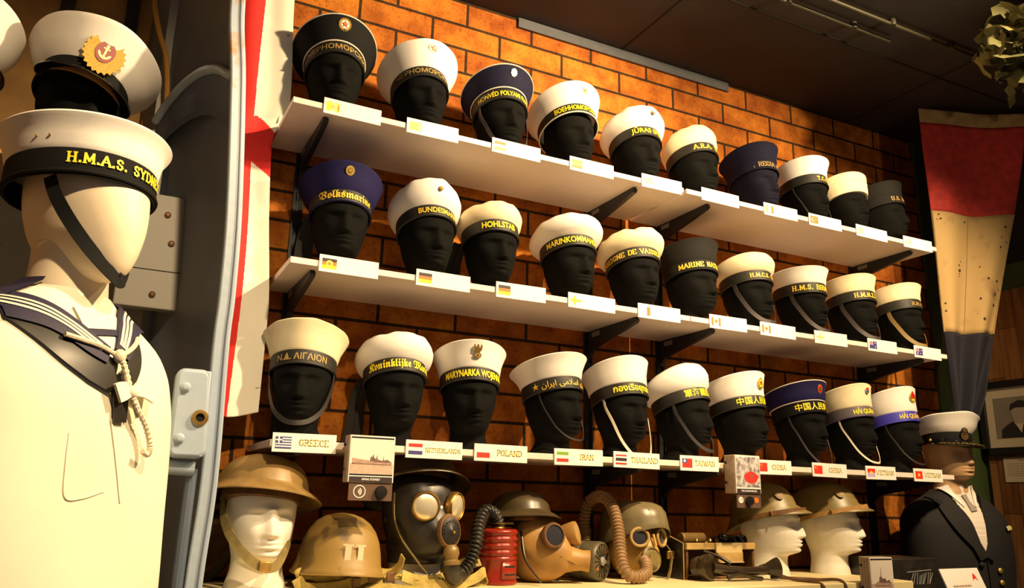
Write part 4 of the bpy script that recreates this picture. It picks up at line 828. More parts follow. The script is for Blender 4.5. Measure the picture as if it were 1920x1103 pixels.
for q in range(33):
    a = RAD(-90 + 180 * q / 32); zz = .006 - .150 * cos(a) ** .95; rx, yf, yb = lerp_tab(EG, max(1.778, 1.914 + zz)); w_ = sin(a)
    cw_ = cos(a); cy = -.020 - .062 * cw_ ** 1.1
    sp.append((w_ * (rx + .009), max(cy, yf - .004) - .008 - .007 * cw_ ** 2, zz - .004 - .004 * cw_ ** 2))
wrap_strap(MB(), smoothpath(sp, 3), (0, -.02), .021, .002).build('chin_strap', 'black_cloth', c)

# ------------------------------------------------------------------ officer cap behind, on a black head
h = foam_head('f', (-.485, -.42, 2.075), 20, 'black display head behind the cream mannequin under the officer cap with gold wreath', None, 'foam_black')
t = thing('officer_cap', 'white peaked officer cap with large gold wreath and red anchor badge, behind the cream mannequin', 'cap', (-.486, -.425, 2.238), (RAD(-8), RAD(15), RAD(12)))
peaked_cap(t, 'white_cloth', rb=.094, rc=.142, hb=.042, hc=.064, lift=.018, bk=1.75)
t = thing('officer_cap', 'white peaked cap beside the gold-wreathed officer cap, mostly out of view', 'cap', (-.735, -.42, 2.24), (RAD(-10), RAD(8), RAD(30)))
peaked_cap(t, 'white_cloth', rb=.094, rc=.140, hb=.042, hc=.070, lift=.02, bk=.9)
foam_head('f', (-.735, -.42, 2.075), 30, 'black display head under the mostly hidden white peaked cap', None, 'foam_black')
ws = lab(MB().box((0, 0, 0), (.62, .26, .018)).build('wall_shelf', 'tanply', loc=(-.64, -.41, 2.065), bevel=.002), 'tan plywood shelf behind the cream mannequin carrying two officer caps', 'shelf')

# ------------------------------------------------------------------ ship door and fittings, left
bk_ = MB().box((-.86, -.12, 2.60), (1.0, .02, .94)).build('wall_panel', 'tanply', smooth=False); lab(bk_, 'tan plywood panel on the wall behind the officer caps', 'panel')
bp_ = MB().box((-.80, -.125, 1.10), (.95, .02, 2.05)).build('wall_panel', 'paleblue', smooth=False); lab(bp_, 'pale blue scuffed bulkhead panel behind the mannequin neck', 'panel')
for k, (x0, x1) in enumerate(((-.57, -.55), (-.432, -.405))):
    o = lab(MB().ribbon([(x0, -.145, 3.0), ((x0 + x1) / 2, -.143, 2.7), (x1 - .01, -.142, 2.42)], (1, 0, 0), .030, .003).build('hanging_strap', 'black_strap'), ['black strap hanging on the tan panel above the officer cap crown', 'black strap hanging on the tan panel nearer the golden rope'][k], 'strap', 'black straps on the tan panel')
lab(MB().tube(smoothpath([(-.372, -.28, 2.80), (-.371, -.28, 2.62), (-.352, -.28, 2.53), (-.330, -.28, 2.47), (-.318, -.278, 2.40), (-.312, -.27, 2.33)], 8), .0065, 8).build('rope', 'hemp'), 'golden rope hanging beside the grey post', 'rope')
lab(MB().box((0, 0, 1.45), (.034, .03, 2.9)).build('steel_post', 'board', loc=(-.318, -.24, 0)), 'narrow grey-beige upright post behind the ship door frame', 'post')
t = thing('equipment_board', 'grey-beige painted board with rusty bolts beside the mannequin neck', 'board', (-.290, -.32, 1.97))
MB().box((0, 0, 0), (.150, .03, .262)).build('board_panel', 'board', t, bevel=.003)
for x, z in ((.010, .085), (.025, .02), (.0, -.10), (-.05, .03)): MB().lathe([(.007, 0), (.007, .003), (.003, .006), (.001, .006)], 12, o=(x, -.015, z), rot=Matrix.Rotation(RAD(90), 3, 'X')).build('bolt', 'brown_leather', t)
MB().box((0, -.0152, -.045), (.149, .001, .002)).build('joint_line', 'groove', t)

D = thing('ship_door_frame', 'grey-blue painted steel ship door frame with a pale chipped edge, beside the white ensign', 'door frame', (0, 0, 0))
fl_ = [(-.210, 2.75), (-.212, 2.46), (-.193, 2.28), (-.172, 2.0), (-.167, 1.83), (-.168, 1.725), (-.162, 1.476), (-.169, 1.289), (-.172, 1.0), (-.172, .10)]
P = smoothpath([(x, -.6, z) for x, z in fl_], 6)
fm = MB(); vs = []
for p in P: vs += [(p.x - .015, -.612, p.z), (p.x + .015, -.612, p.z), (p.x + .015, -.588, p.z), (p.x - .015, -.588, p.z)]
n = len(P); fm.add(vs, [(i * 4 + k, i * 4 + (k + 1) % 4, i * 4 + 4 + (k + 1) % 4, i * 4 + 4 + k) for i in range(n - 1) for k in range(4)] + [(0, 1, 2, 3), tuple((n - 1) * 4 + k for k in (3, 2, 1, 0))])
fm.build('edge_flange', 'flange', D, sharp=50, bevel=.003)
sm = MB(); sm.tube([(p.x + .006, -.6135, p.z) for p in P], .0016, 6); sm.build('weld_seam', 'hull', D)
sk_ = MB()
def skin(u, v):
    i = v * (n - 1); a = P[int(min(i, n - 2))].lerp(P[int(min(i, n - 2)) + 1], i - int(min(i, n - 2)))
    return Vector((a.x - .008 - .150 * u ** 1.5, -.590 + .45 * u, a.z))
sk_.grid(skin, 16, 60); o = sk_.build('curved_plate', 'hull', D, sharp=80); so = o.modifiers.new('thick', 'SOLIDIFY'); so.thickness = .008
ou = MB()
def skin2(u, v):
    i = v * (n - 1); a = P[int(min(i, n - 2))].lerp(P[int(min(i, n - 2)) + 1], i - int(min(i, n - 2)))
    return Vector((a.x + .010, -.592 + .40 * u, a.z))
ou.grid(skin2, 4, 60).build('outer_plate', 'hull_dark', D)
# web bracket across the inner corner
LIP = [(-.200, -.592, 2.300), (-.209, -.575, 2.305), (-.223, -.540, 2.329), (-.238, -.500, 2.347), (-.259, -.460, 2.352), (-.281, -.410, 2.347), (-.300, -.360, 2.335), (-.313, -.320, 2.323), (-.330, -.27, 2.300)]
LP = smoothpath(LIP, 6)
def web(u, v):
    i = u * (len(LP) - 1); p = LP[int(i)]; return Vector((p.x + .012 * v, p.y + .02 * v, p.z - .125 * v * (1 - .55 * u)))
MB().grid(web, len(LP) - 1, 6).build('web_bracket', 'hull_dark', D, sharp=80).modifiers.new('thick', 'SOLIDIFY').thickness = .006  # darker tone puts the shade under the lip into the plate colour
MB().tube(LP, .0105, 10).build('bracket_lip', 'flange', D)
L_ = thing('door_latch', 'rounded pale blue latch box with brass keyhole ring bolted to the ship door frame', 'latch', (-.2135, -.628, 1.592))
rr = []
for (cx, cz, a0) in ((.014, .064, 0), (-.014, .064, 90), (-.014, -.064, 180), (.020, -.064, 270)):
    for k in range(6): a = RAD(a0 + 18 * k); rr.append((cx + .016 * cos(a), cz + .016 * sin(a)))
MB().prism(rr, .045, (0, .02, 0), (1, 0, 0), (0, 0, 1)).build('latch_case', 'flange', L_, bevel=.007)
MB().box((.021, -.012, 0), (.018, .024, .155)).build('side_plate', 'flange', L_, bevel=.003)
RX = Matrix.Rotation(RAD(90), 3, 'X')
MB().lathe([(.0075, 0), (.013, 0), (.0145, .004), (.012, .008), (.0075, .008)], 24, o=(.018, -.024, -.008), rot=RX, caps=False).build('keyhole_ring', 'brass', L_)
MB().lathe([(.0074, 0), (.0074, .002)], 18, o=(.018, -.0245, -.008), rot=RX).build('keyhole', 'groove', L_)
for z in (.045, -.046):
    MB().lathe([(.009, 0), (.009, .004), (.0055, .006), (.0055, .011), (.001, .012)], 8, o=(-.012, -.025, z), rot=RX).build('bolt', 'flange', L_, sharp=30)
B_ = thing('steel_step_bar', 'pale blue horizontal bar welded under the latch box, with a dark grey leg', 'bar', (-.222, -.62, 1.495))
MB().tube([(-.052, 0, .003), (.030, 0, 0)], .0135, 14).build('bar', 'flange', B_); MB().tube([(.028, .012, 0), (.020, .012, -.7), (.020, .012, -1.494)], .010, 10).build('bar_leg', 'hull_dark', B_)
# ------------------------------------------------------------------ flags
t = thing('ensign_flag', 'white ensign with red cross hanging between the ship door frame and the shelves', 'flag', (0, 0, 0))
NU, NV = 210, 380; b = MB(); ms = ['ensign_white', 'ensign_red', 'ensign_blue']
ER = [(1.55, .010), (1.66, .012), (1.758, .006), (1.99, -.012), (2.18, -.030), (2.37, -.040), (2.50, -.004), (2.84, -.020), (3.0, -.020)]
def ens(u, v):
    z = 2.96 - 1.315 * v; xr = lerp_tab(ER, z)[0]; xr = min(xr, -.0005 - .006 * (1.56 < z < 2.05)) if z < 2.42 else xr
    if 1.50 < z < 1.60: xr = min(xr, -.012)
    x = -.245 + (xr + .245) * u + .005 * sin(z * 5 + 1) * (1 - u)
    y = -.108 - .010 * sin(u * 14 + z * 2.5) * (1 - u * u) - .016 * u + .006 * sin(z * 11 + u * 4) * (1 - u)
    return Vector((x, y, z + .010 * sin(u * 7) * (1 if v > .95 else 0)))
RV = [(1.6, -.076), (2.1, -.081), (2.3, -.086), (2.47, -.091), (2.8, -.098), (3.0, -.100)]
vs = [ens(u / NU, v / NV) for v in range(NV + 1) for u in range(NU + 1)]; fs = []; mi = []
for v in range(NV):
    for u in range(NU):
        a = v * (NU + 1) + u; fs.append((a, a + 1, a + NU + 2, a + NU + 1)); p = (Vector(vs[a]) + Vector(vs[a + NU + 2])) / 2; x, z = p.x, p.z; xr = lerp_tab(RV, z)[0]
        zt = 2.425 - .35 * (x + .075) + .012 * sin(x * 60); zb = 2.300 - .75 * (x + .075); zb = max(zb, 2.245)
        k = 1 if (xr - .052 < x < xr + .004 * sin(z * 7)) or (zb < z < zt and x > xr - .02) else 0
        if x <= xr - .052 and z > 2.42: k = 2 if abs((x - xr + .052) * 1.6 + (z - 2.72) * .5) > .03 else 0
        mi.append(k)
b.add(vs, fs); b.mi = mi; o = b.build('cloth', ms, t, sharp=180); so = o.modifiers.new('thick', 'SOLIDIFY'); so.thickness = .0012
MB().tube(smoothpath([(-.020, -.115, 3.0), (-.024, -.112, 2.75), (-.026, -.118, 2.5), (-.030, -.13, 2.43)], 6), .0018, 6).build('halyard', 'white_strap', t)
MB().sphere((-.026, -.120, 2.70), (.008, .006, .010), 10, 8).build('toggle', 'board', t)

t = thing('tricolour_flag', 'long faded red, cream and navy flag gathered to a narrow foot, beside the shelf ends', 'flag', (2.486, -.257, 0), (0, 0, math.atan2(-.173, .404)))
SR = [(1.78, .075), (1.88, .123), (2.116, .195), (2.606, .337), (2.993, .432), (3.055, .450)]
def dutch(z0, z1, off=0):
    def f(u, v):
        z = z0 + (z1 - z0) * v; w = lerp_lin(SR, z); s_ = -.012 + (w + .012) * u; g_ = (3.05 - z) / 1.2
        return Vector((s_, off - (.006 + .016 * g_) * sin(u * (7 + 6 * g_)) - .004 * sin(z * 8 + u * 3), z - .012 * sin(pi * u) * (1 if z > 2.55 else .3)))
    return f
def lerp_lin(tab, z):
    for a, b_ in zip(tab, tab[1:]):
        if z <= b_[0]: return a[1] + (b_[1] - a[1]) * (z - a[0]) / (b_[0] - a[0])
    return tab[-1][1]
for nm, m, z0, z1 in (('canvas_heading', 'heading', 2.993, 3.053), ('red_band', 'flag_red', 2.606, 2.993), ('cream_band', 'flag_cream', 2.116, 2.606), ('navy_band', 'flag_navy', 1.78, 2.116)):
    o = MB().grid(dutch(z0, z1), 40, 24).build(nm, m, t, sharp=180); so = o.modifiers.new('thick', 'SOLIDIFY'); so.thickness = .0015
    if nm == 'cream_band':
        f = dutch(z0, z1, -.0018); s_ = MB()
        s_.tube([f(.44 + .02 * k / 20, k / 20) for k in range(21)], .0014, 6); s_.tube([f(.012, k / 20) for k in range(21)], .003, 6); s_.tube([f(.985, k / 20) for k in range(21)], .003, 6); s_.build('seam', 'heading', o)
        d = MB(); random.seed(4)
        for k in range(26):
            u, v = random.choice([(random.uniform(.3, .42), random.uniform(.35, .65)), (random.uniform(.8, .97), random.uniform(.2, .98)), (random.random(), random.random())]); p = f(u, v); r = random.uniform(.0015, .0055)
            d.sphere(p, (r, .0008, r * random.uniform(.7, 1.5)), 8, 5)
        d.build('stains', 'speck', o)

# ------------------------------------------------------------------ naval officer mannequin, right
t = thing('mannequin', 'tan-faced officer mannequin in black jacket and white shirt, beyond the lowest shelf', 'mannequin', (2.490, -.200, 0), (0, 0, RAD(-14)))
TB = [(.05, .17, .12, 0), (.9, .18, .12, 0), (1.10, .185, .122, 0), (1.30, .205, .125, 0), (1.40, .205, .115, .004), (1.445, .190, .100, .008), (1.475, .160, .085, .012), (1.50, .110, .070, .012), (1.525, .072, .060, .010), (1.54, .062, .056, .006)]
surf, front = torso_fn(TB)
MB().grid(lambda u, v: surf(2 * pi * u, .05 + 1.48 * v), 80, 80, wrap=True).build('jacket', 'suit', t, sharp=80)
hm = head_shape(HT_M, .010, .010, sc=.97); hm.v = [tuple(Matrix.Rotation(RAD(6), 3, 'Z') @ Vector(p) + Vector((0, -.004, 1.505))) for p in hm.v]; hm.build('head', 'flesh', t, sharp=180)
sh = MB(); V = [(-.050, 1.530), (0, 1.520), (.050, 1.530)]
for k in range(14):
    z = 1.535 - .017 * k; w = .052 * (1 - k / 14.5) + .004
    drape(sh, front, [(-w, z), (0, z), (w, z)], .0185, .004, .002)
sh.build('shirt_front', 'shirt', t, sharp=80)
cw = MB()
for s in (-1, 1): drape(cw, front, lerp2([(s * .062, 1.540), (s * .045, 1.510), (s * .024, 1.470)], 5), [.026 - .020 * i / 10 for i in range(11)], .008, .003)
cw.build('shirt_collar', 'white_cloth', t)
ti = MB(); drape(ti, front, [(-.004, 1.512), (0, 1.490), (.006, 1.455)], [.020, .016, .028], .009, .003); ti.build('necktie', 'tie', t)
lp = MB()
for s in (-1, 1):
    pts = lerp2([(s * .098, 1.510), (s * .080, 1.450), (s * .052, 1.38), (s * .010, 1.295)], 8); drape(lp, front, pts, [.036 + .042 * sin(pi * min(1, i / 20)) if i < 14 else .036 + .042 * sin(pi * min(1, i / 20)) for i in range(len(pts))], .007, .005)
lp.build('lapel', 'suit', t, sharp=40)
se = MB(); drape(se, front, lerp2([(.006, 1.29), (.010, 1.2), (.010, 1.0)]), .004, .004, .002); se.build('front_seam', 'groove', t)
for s, z in ((.055, 1.255), (.058, 1.215), (-.02, 1.275)):
    p = front(s, z, .006); MB().sphere(p, (.010, .006, .010), 14, 8).build('jacket_button', 'gold' if s > 0 else 'groove', t)
md = MB(); drape(md, front, [(.130, 1.395), (.150, 1.400), (.168, 1.398)], .014, .006, .003); md.build('medal_ribbon', 'paleyellow', t)
cp_ = thing('officer_cap', 'white peaked officer cap with gold oak leaves on the peak, on the tan-faced mannequin', 'cap', (2.488, -.204, 1.690), (RAD(-5), RAD(3), RAD(-18)))
peaked_cap(cp_, 'white_cloth', rb=.088, rc=.122, hb=.036, hc=.046, lift=.024, badge='navy', peak_m=('patent', 'groove'), oak=True)

# ------------------------------------------------------------------ framed portrait, caption, net
t = thing('framed_portrait', 'black framed grey portrait of a person in a cap, hung on the brown plank wall', 'picture', (2.9675, -.205, 1.832), (0, 0, RAD(-90)))
W2, H2 = .172, .150
f = MB()
for c, d in (((0, 0, H2 - .014), (2 * W2, .02, .028)), ((0, 0, -H2 + .014), (2 * W2, .02, .028)), ((-W2 + .014, 0, 0), (.028, .02, 2 * H2)), ((W2 - .014, 0, 0), (.028, .02, 2 * H2))): f.box((c[0], -.001, c[2]), d)
f.build('frame', 'frame_black', t, bevel=.002)
MB().box((0, .004, 0), (2 * W2 - .05, .004, 2 * H2 - .05)).build('mount', 'mount', t)
p = MB().box((0, .0015, -.002), (.222, .002, .165)).build('photograph', 'photo_grey', t)
q = MB()
q.cur = 0; q.prism([(-.090, -.083), (-.086, -.050), (-.060, -.030), (-.035, -.018), (-.020, -.030), (.020, -.030), (.050, -.020), (.085, -.045), (.095, -.083)], .0008, (0, .0003, 0))
q.cur = 1; q.prism([(-.030, -.030), (-.034, -.005), (-.038, .018), (-.030, .040), (.022, .040), (.030, .015), (.024, -.015), (.016, -.032)], .0009, (0, .0003, 0))
q.cur = 0; q.prism([(-.046, .026), (-.040, .050), (-.005, .066), (.034, .058), (.044, .040), (.030, .034), (-.020, .036)], .0012, (0, .0003, 0))
q.cur = 2; q.prism([(-.026, -.030), (.006, -.028), (-.006, -.066)], .0011, (0, .0003, 0)); q.build('figure', ['photo_dark', 'photo_skin', 'mount'], p, smooth=False)
t = thing('caption_card', 'small cream caption card under the framed portrait on the plank wall', 'card', (2.9765, -.185, 1.621), (0, 0, RAD(-90)))
MB().box((0, 0, 0), (.165, .003, .098)).build('card_panel', 'mount', t)
tx = MB(); random.seed(2); tx.box((0, -.0018, .038), (.045, .0006, .004))
for k in range(7):
    x = -.068
    while x < .06: w = random.uniform(.006, .02); tx.box((x + w / 2, -.0018, .024 - k * .0078), (w, .0006, .0018)); x += w + .003
tx.build('text_lines', 'photo_mid', t, smooth=False)
b = MB(); random.seed(11)
for k in range(420):
    a = random.uniform(0, 2 * pi); ph = math.acos(random.uniform(-1, .55)); r = random.uniform(.72, 1.02)
    c = Vector((2.475 + .385 * r * sin(ph) * cos(a), -.86 + .24 * r * sin(ph) * sin(a), 3.0 - .17 * r * -cos(ph) * 1.0))
    c.z = min(c.z, 3.045); q = Quaternion((random.gauss(0, 1), random.gauss(0, 1), random.gauss(0, 1), random.gauss(0, 1))).normalized().to_matrix()
    L, w = random.uniform(.030, .062), random.uniform(.012, .026); pts = []
    for sx, sy, sz in ((-1, 0, .0), (-.5, .9, .25), (.1, .5, .35), (.55, 1.0, .1), (1, .1, -.2), (.4, -.7, .2), (-.1, -.4, .3), (-.6, -1, .1)): pts.append(c + q @ Vector((sx * L, sy * w, sz * w)))
    m_ = c + q @ Vector((0, 0, .3 * w)); n0 = len(b.v); b.add(pts + [m_], [(i, (i + 1) % 8, 8) for i in range(8)])
b.v = [(x, y, min(z, 3.064)) for x, y, z in b.v]
lab(b.build('camouflage_net', 'net', sharp=20), 'bundle of green-brown camouflage net hanging from the ceiling above the tricolour flag', 'net')

# ------------------------------------------------------------------ counter display
def at(o, v): o.location = v; return o
WH = 'white polystyrene heads on the counter'
def brodie(name, label, loc, rot, m, k=1.0, strap=None):
    t = thing(name, label, 'helmet', loc, rot)
    pr = [(.150, -.012), (.1515, -.0105), (.1505, -.008), (.140, .001), (.126, .009), (.118, .014), (.1155, .020), (.112, .040), (.100, .062), (.080, .079), (.052, .090), (.025, .0945), (.001, .0955)]
    MB().lathe([(r * k, z * k) for r, z in pr], 72, .93, 1.04, caps=False).build('shell', m, t, sharp=70).modifiers.new('thick', 'SOLIDIFY').thickness = .0022
    MB().tube([(.151 * k * .93 * sin(2 * pi * i / 72), -.151 * k * 1.04 * cos(2 * pi * i / 72), -.0105 * k) for i in range(72)], .0020, 6, closed=True).build('rim', m, t)
    MB().lathe([(.085 * k, -.02 * k), (.100 * k, -.015 * k), (.098 * k, .03 * k), (.080 * k, .06 * k)], 48, .93, 1.04, caps=False).build('liner', 'brown_leather', t)
    return t
def straps(t, pts, w, m, buckle=None, name='chin_strap', wdir=(0, 1, .3), th=.0025):
    o = (wrap_strap(MB(), smoothpath(pts, 8), (0, 0), w, th) if wdir is None else MB().ribbon(smoothpath(pts, 8), wdir, w, th)).build(name, m, t)
    if buckle: bb = MB(); bb.box(buckle, (.026, .008, .022)); bb.build('buckle', 'brass', o, bevel=.002)
    return o
# 1 white head with olive steel helmet
hA = foam_head('m', (.010, -.205, ZC), 6, 'white polystyrene head under the wide-brimmed olive steel helmet by the door frame', WH, 'foam_white')
tA = brodie('steel_helmet', 'wide-brimmed olive steel helmet with webbing chin strap, next to the door latch', (.008, -.195, ZC + .205), (RAD(-9), RAD(7), RAD(4)), 'olive', .98)
straps(tA, [(-.088, -.005, -.02), (-.086, -.034, -.060), (-.074, -.066, -.100), (-.046, -.094, -.140), (-.006, -.104, -.166), (.030, -.096, -.166), (.052, -.078, -.135), (.068, -.052, -.09), (.082, -.01, -.02)], .020, 'webbing', (.006, -.108, -.168), wdir=None)
tB = brodie('steel_helmet', 'dark steel helmet lying on edge behind the white head, half hidden by the door frame', (-.10, -.10, 1.335), (RAD(-62), 0, RAD(30)), 'brodie_dark', .72)
# 2 round steel helmet with captain bars on a webbing pile
t = thing('steel_helmet', 'round olive helmet with two pale rank bars, resting on the khaki webbing', 'helmet', (.198, -.215, 1.283), (RAD(2), RAD(3), RAD(2)))
def m1(p, a, r, z):
    f = max(0, cos(a)); q = Vector(p)
    if z < .03: q.y -= .016 * f ** 3 * (1 - z / .03); q.x *= 1 + .05 * (1 - z / .03) * abs(sin(a))
    q.z += (.006 * cos(2 * a) - .004) * max(0, 1 - z / .05); return q
MB().lathe([(.106, .0), (.107, .002), (.1035, .010), (.100, .022), (.097, .045), (.0905, .070), (.080, .092), (.064, .111), (.044, .1235), (.022, .130), (.001, .132)], 72, .98, 1.12, fn=m1, caps=False).build('shell', 'olive2', t, sharp=80).modifiers.new('thick', 'SOLIDIFY').thickness = .002
MB().tube([m1(Vector((.107 * .98 * sin(2 * pi * i / 72), -.107 * 1.12 * cos(2 * pi * i / 72), .001)), 2 * pi * i / 72, .107, .001) for i in range(72)], .0018, 6, closed=True).build('rim', 'olive2', t)
rb_ = MB()
def onm1(x, z): r = .0995 - .05 * max(0, z - .028); return Vector((x, -r * 1.12 * math.sqrt(1 - (x / (r * .98)) ** 2) - .0016, z))
for cx in (-.016, .014):
    for (x0, x1, z0, z1) in ((-.007, .007, .030, .066), (-.012, .012, .026, .031), (-.012, .012, .064, .068)): rb_.add([onm1(cx + x0, z0), onm1(cx + x1, z0), onm1(cx + x1, z1), onm1(cx + x0, z1)], [(0, 1, 2, 3)])
rb_.build('rank_bars', 'mount', t, smooth=False)
t = thing('webbing_harness', 'heap of yellow khaki webbing straps spread along the counter under the helmet and gas mask', 'webbing', (0, 0, ZC))
def strip(pts, w, wd=(0, 1, .35)): return MB().ribbon(smoothpath(pts, 8), wd, w, .003).build('strap', 'khaki_web', t)
strip([(.10, -.25, .004), (.095, -.26, .030), (.125, -.26, .036), (.16, -.27, .022), (.21, -.28, .012), (.26, -.27, .020)], .030, (0, .5, 1))
strip([(.09, -.27, .026), (.105, -.28, .006), (.15, -.29, .004), (.20, -.29, .010), (.25, -.285, .028), (.29, -.28, .022)], .026, (0, .4, 1))
strip([(.17, -.22, .030), (.23, -.22, .030), (.28, -.26, .028), (.33, -.28, .026), (.38, -.29, .022), (.44, -.28, .012)], .030)
strip([(.27, -.21, .040), (.31, -.26, .034), (.325, -.29, .050), (.330, -.30, .074)], .028)
strip([(.33, -.30, .030), (.37, -.30, .018), (.42, -.29, .016), (.46, -.275, .024), (.50, -.27, .050), (.545, -.27, .060)], .030, (0, .6, .9))
strip([(.36, -.31, .006), (.41, -.315, .010), (.46, -.31, .006), (.52, -.30, .020), (.55, -.29, .034), (.553, -.28, .012), (.51, -.29, .006)], .024, (0, .5, 1))
strip([(.24, -.30, .004), (.29, -.31, .008), (.34, -.32, .004), (.40, -.325, .006)], .026)
for x, y, z in ((.222, -.293, .016), (.305, -.29, .026), (.262, -.29, .024)): MB().box((x, y, z), (.020, .006, .022)).build('strap_buckle', 'brown_leather', t, bevel=.002)

# 3 head with black rubber gas mask
def ribbed(mb, pts, r0, r1, pitch, n=14):
    P = smoothpath(pts, 30); L = [0]
    for a, b_ in zip(P, P[1:]): L.append(L[-1] + (b_ - a).length)
    N = int(L[-1] / pitch * 6); out = []; rr = []; j = 0
    for k in range(N + 1):
        d = L[-1] * k / N
        while j < len(L) - 2 and L[j + 1] < d: j += 1
        f = (d - L[j]) / max(1e-9, L[j + 1] - L[j]); out.append(P[j].lerp(P[j + 1], f)); rr.append(r0 + (r1 - r0) * (.5 + .5 * cos(2 * pi * d / pitch)) ** .7)
    return mb.tube(out, rr, n)
HS = 1.07
hD = foam_head('m', (.405, -.185, ZC), 14, 'white polystyrene head inside the black rubber gas mask', WH, 'foam_white'); hD.scale = (HS, HS, HS)
t = thing('gas_mask', 'black rubber gas mask with two round glass eyepieces and ribbed hose, on a white head', 'gas mask', (.405, -.185, ZC), (0, 0, RAD(14)))
b = MB()
def face(u, v):
    a = RAD(-112 + 224 * u); z = .052 + .225 * v; rx, yf, yb = lerp_tab(HT_M, z / HS); c, s_ = cos(a), sin(a); rx, yf, yb = rx * HS + .008, yf * HS - .010, yb * HS + .008
    if v < .18: yf = yf * .6 - .043; rx += .004
    y = (yf * c if c > 0 else -yb * c); x = rx * s_
    if c > 0:
        y -= .024 * gauss(x, .040) * gauss(z - .118, .040); y += .004 * gauss(x, .02) * gauss(z - .20, .03)
    return Vector((x, y, z))
b.grid(face, 60, 44); o = b.build('facepiece', 'rubber', t, sharp=180); o.modifiers.new('thick', 'SOLIDIFY').thickness = .004
for s in (-1, 1):
    R = Matrix.Rotation(RAD(s * 24), 3, 'Z') @ Matrix.Rotation(RAD(94), 3, 'X'); c = (s * .0445, -.096, .190)
    e_ = MB().lathe([(.030, -.006), (.0365, -.006), (.0372, .004), (.0350, .010), (.0330, .012), (.0322, .008)], 36, o=c, rot=R, caps=False).build('eyepiece_rim', 'brass', t)
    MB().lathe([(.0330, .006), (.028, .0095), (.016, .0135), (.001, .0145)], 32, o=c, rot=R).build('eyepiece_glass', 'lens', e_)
R = Matrix.Rotation(RAD(84), 3, 'X'); c = (.002, -.134, .132)
v_ = MB().lathe([(.022, -.016), (.033, -.010), (.0365, .0), (.034, .007), (.029, .008)], 36, .92, 1.16, o=c, rot=R).build('valve_housing', 'brown_leather', t)
vd = MB().lathe([(.029, .006), (.0285, .010), (.020, .0125), (.006, .0130), (.001, .0165)], 36, .95, 1.1, o=c, rot=R).build('valve_disc', 'rubber', v_)
hl = MB()
for k in range(12):
    a = RAD(-50 + 22 * k); hl.sphere(Vector(c) + R @ Vector((.0225 * cos(a), .0225 * sin(a) + 0, .0124)), .0020, 8, 5)
hl.build('vent_hole', 'groove', vd); MB().sphere(Vector(c) + R @ Vector((.004, -.004, .015)), .004, 10, 8).build('valve_stud', 'brass', vd)
MB().lathe([(.012, .0), (.018, .008), (.020, .020), (.015, .034), (.021, .038), (.021, .046), (.012, .050)], 24, o=(.004, -.142, .100), rot=Matrix.Rotation(RAD(172), 3, 'X')).build('outlet_nozzle', 'canister_brown', t)
MB().tube(smoothpath([(.004, -.143, .062), (.008, -.143, .040), (.022, -.138, .026), (.044, -.128, .030)], 6), [.022] * 7 + [.021] * 6 + [.0195] * 6, 16).build('elbow', 'rubber', t)
inv = (Matrix.Translation((.405, -.185, ZC)) @ Matrix.Rotation(RAD(14), 4, 'Z')).inverted()
hz = MB(); ribbed(hz, [inv @ Vector(p) for p in ((.474, -.305, 1.272), (.505, -.298, 1.300), (.526, -.288, 1.350), (.540, -.272, 1.395), (.562, -.258, 1.424), (.590, -.250, 1.419), (.606, -.246, 1.395), (.607, -.245, 1.382))], .0125, .0185, .0105); hz.build('hose', 'rubber', t, sharp=80)
straps(t, [(-.088, -.02, .22), (-.090, -.03, .16), (-.080, -.055, .11), (-.052, -.085, .06), (-.030, -.095, .034)], .012, 'webbing', None, 'head_strap', (.2, .8, .5))
straps(t, [(-.030, -.097, .034), (.0, -.108, .050), (.030, -.110, .075)], .013, 'rubber', None, 'chin_strap', (0, .3, 1))
brodie('steel_helmet', 'dark brown wide-brimmed steel helmet tipped back on the black gas mask', (.405, -.160, ZC + .232), (RAD(-20), RAD(6), RAD(12)), 'brodie_dark', .97)
# 4 red canister
t = thing('filter_canister', 'red ribbed gas mask filter canister standing on the counter', 'canister', (.607, -.245, ZC))
pr = [(.048, 0), (.0505, .003), (.0505, .010), (.0485, .014), (.049, .060), (.0515, .064)]
for k in range(4): z = .068 + k * .0165; pr += [(.0475, z), (.0470, z + .004), (.0515, z + .009), (.0515, z + .012)]
pr += [(.050, .133), (.046, .136), (.020, .137), (.001, .137)]
MB().lathe(pr, 48).build('body', 'canister_red', t, sharp=60)
for z in (.026, .046): MB().grid(lambda u, v: Vector((.0518 * sin(RAD(-4 + 42 * u)), -.0518 * cos(RAD(-4 + 42 * u)), z - .002 + .004 * v)), 12, 1).build('intake_slot', 'groove', t)
pf = MB().grid(lambda u, v: Vector((.0512 * sin(RAD(-14 + 62 * u)), -.0512 * cos(RAD(-14 + 62 * u)), .014 + .044 * v)), 14, 2).build('slot_plate', 'canister_red', t, sharp=80); pf.modifiers.new('thick', 'SOLIDIFY').thickness = .0035
n_ = MB().lathe([(.016, .136), (.018, .139), (.013, .146), (.020, .148), (.020, .152)], 20).build('neck', 'brass', t)
MB().box((.030, -.004, .150), (.022, .006, .006)).build('clamp_screw', 'brass', n_)
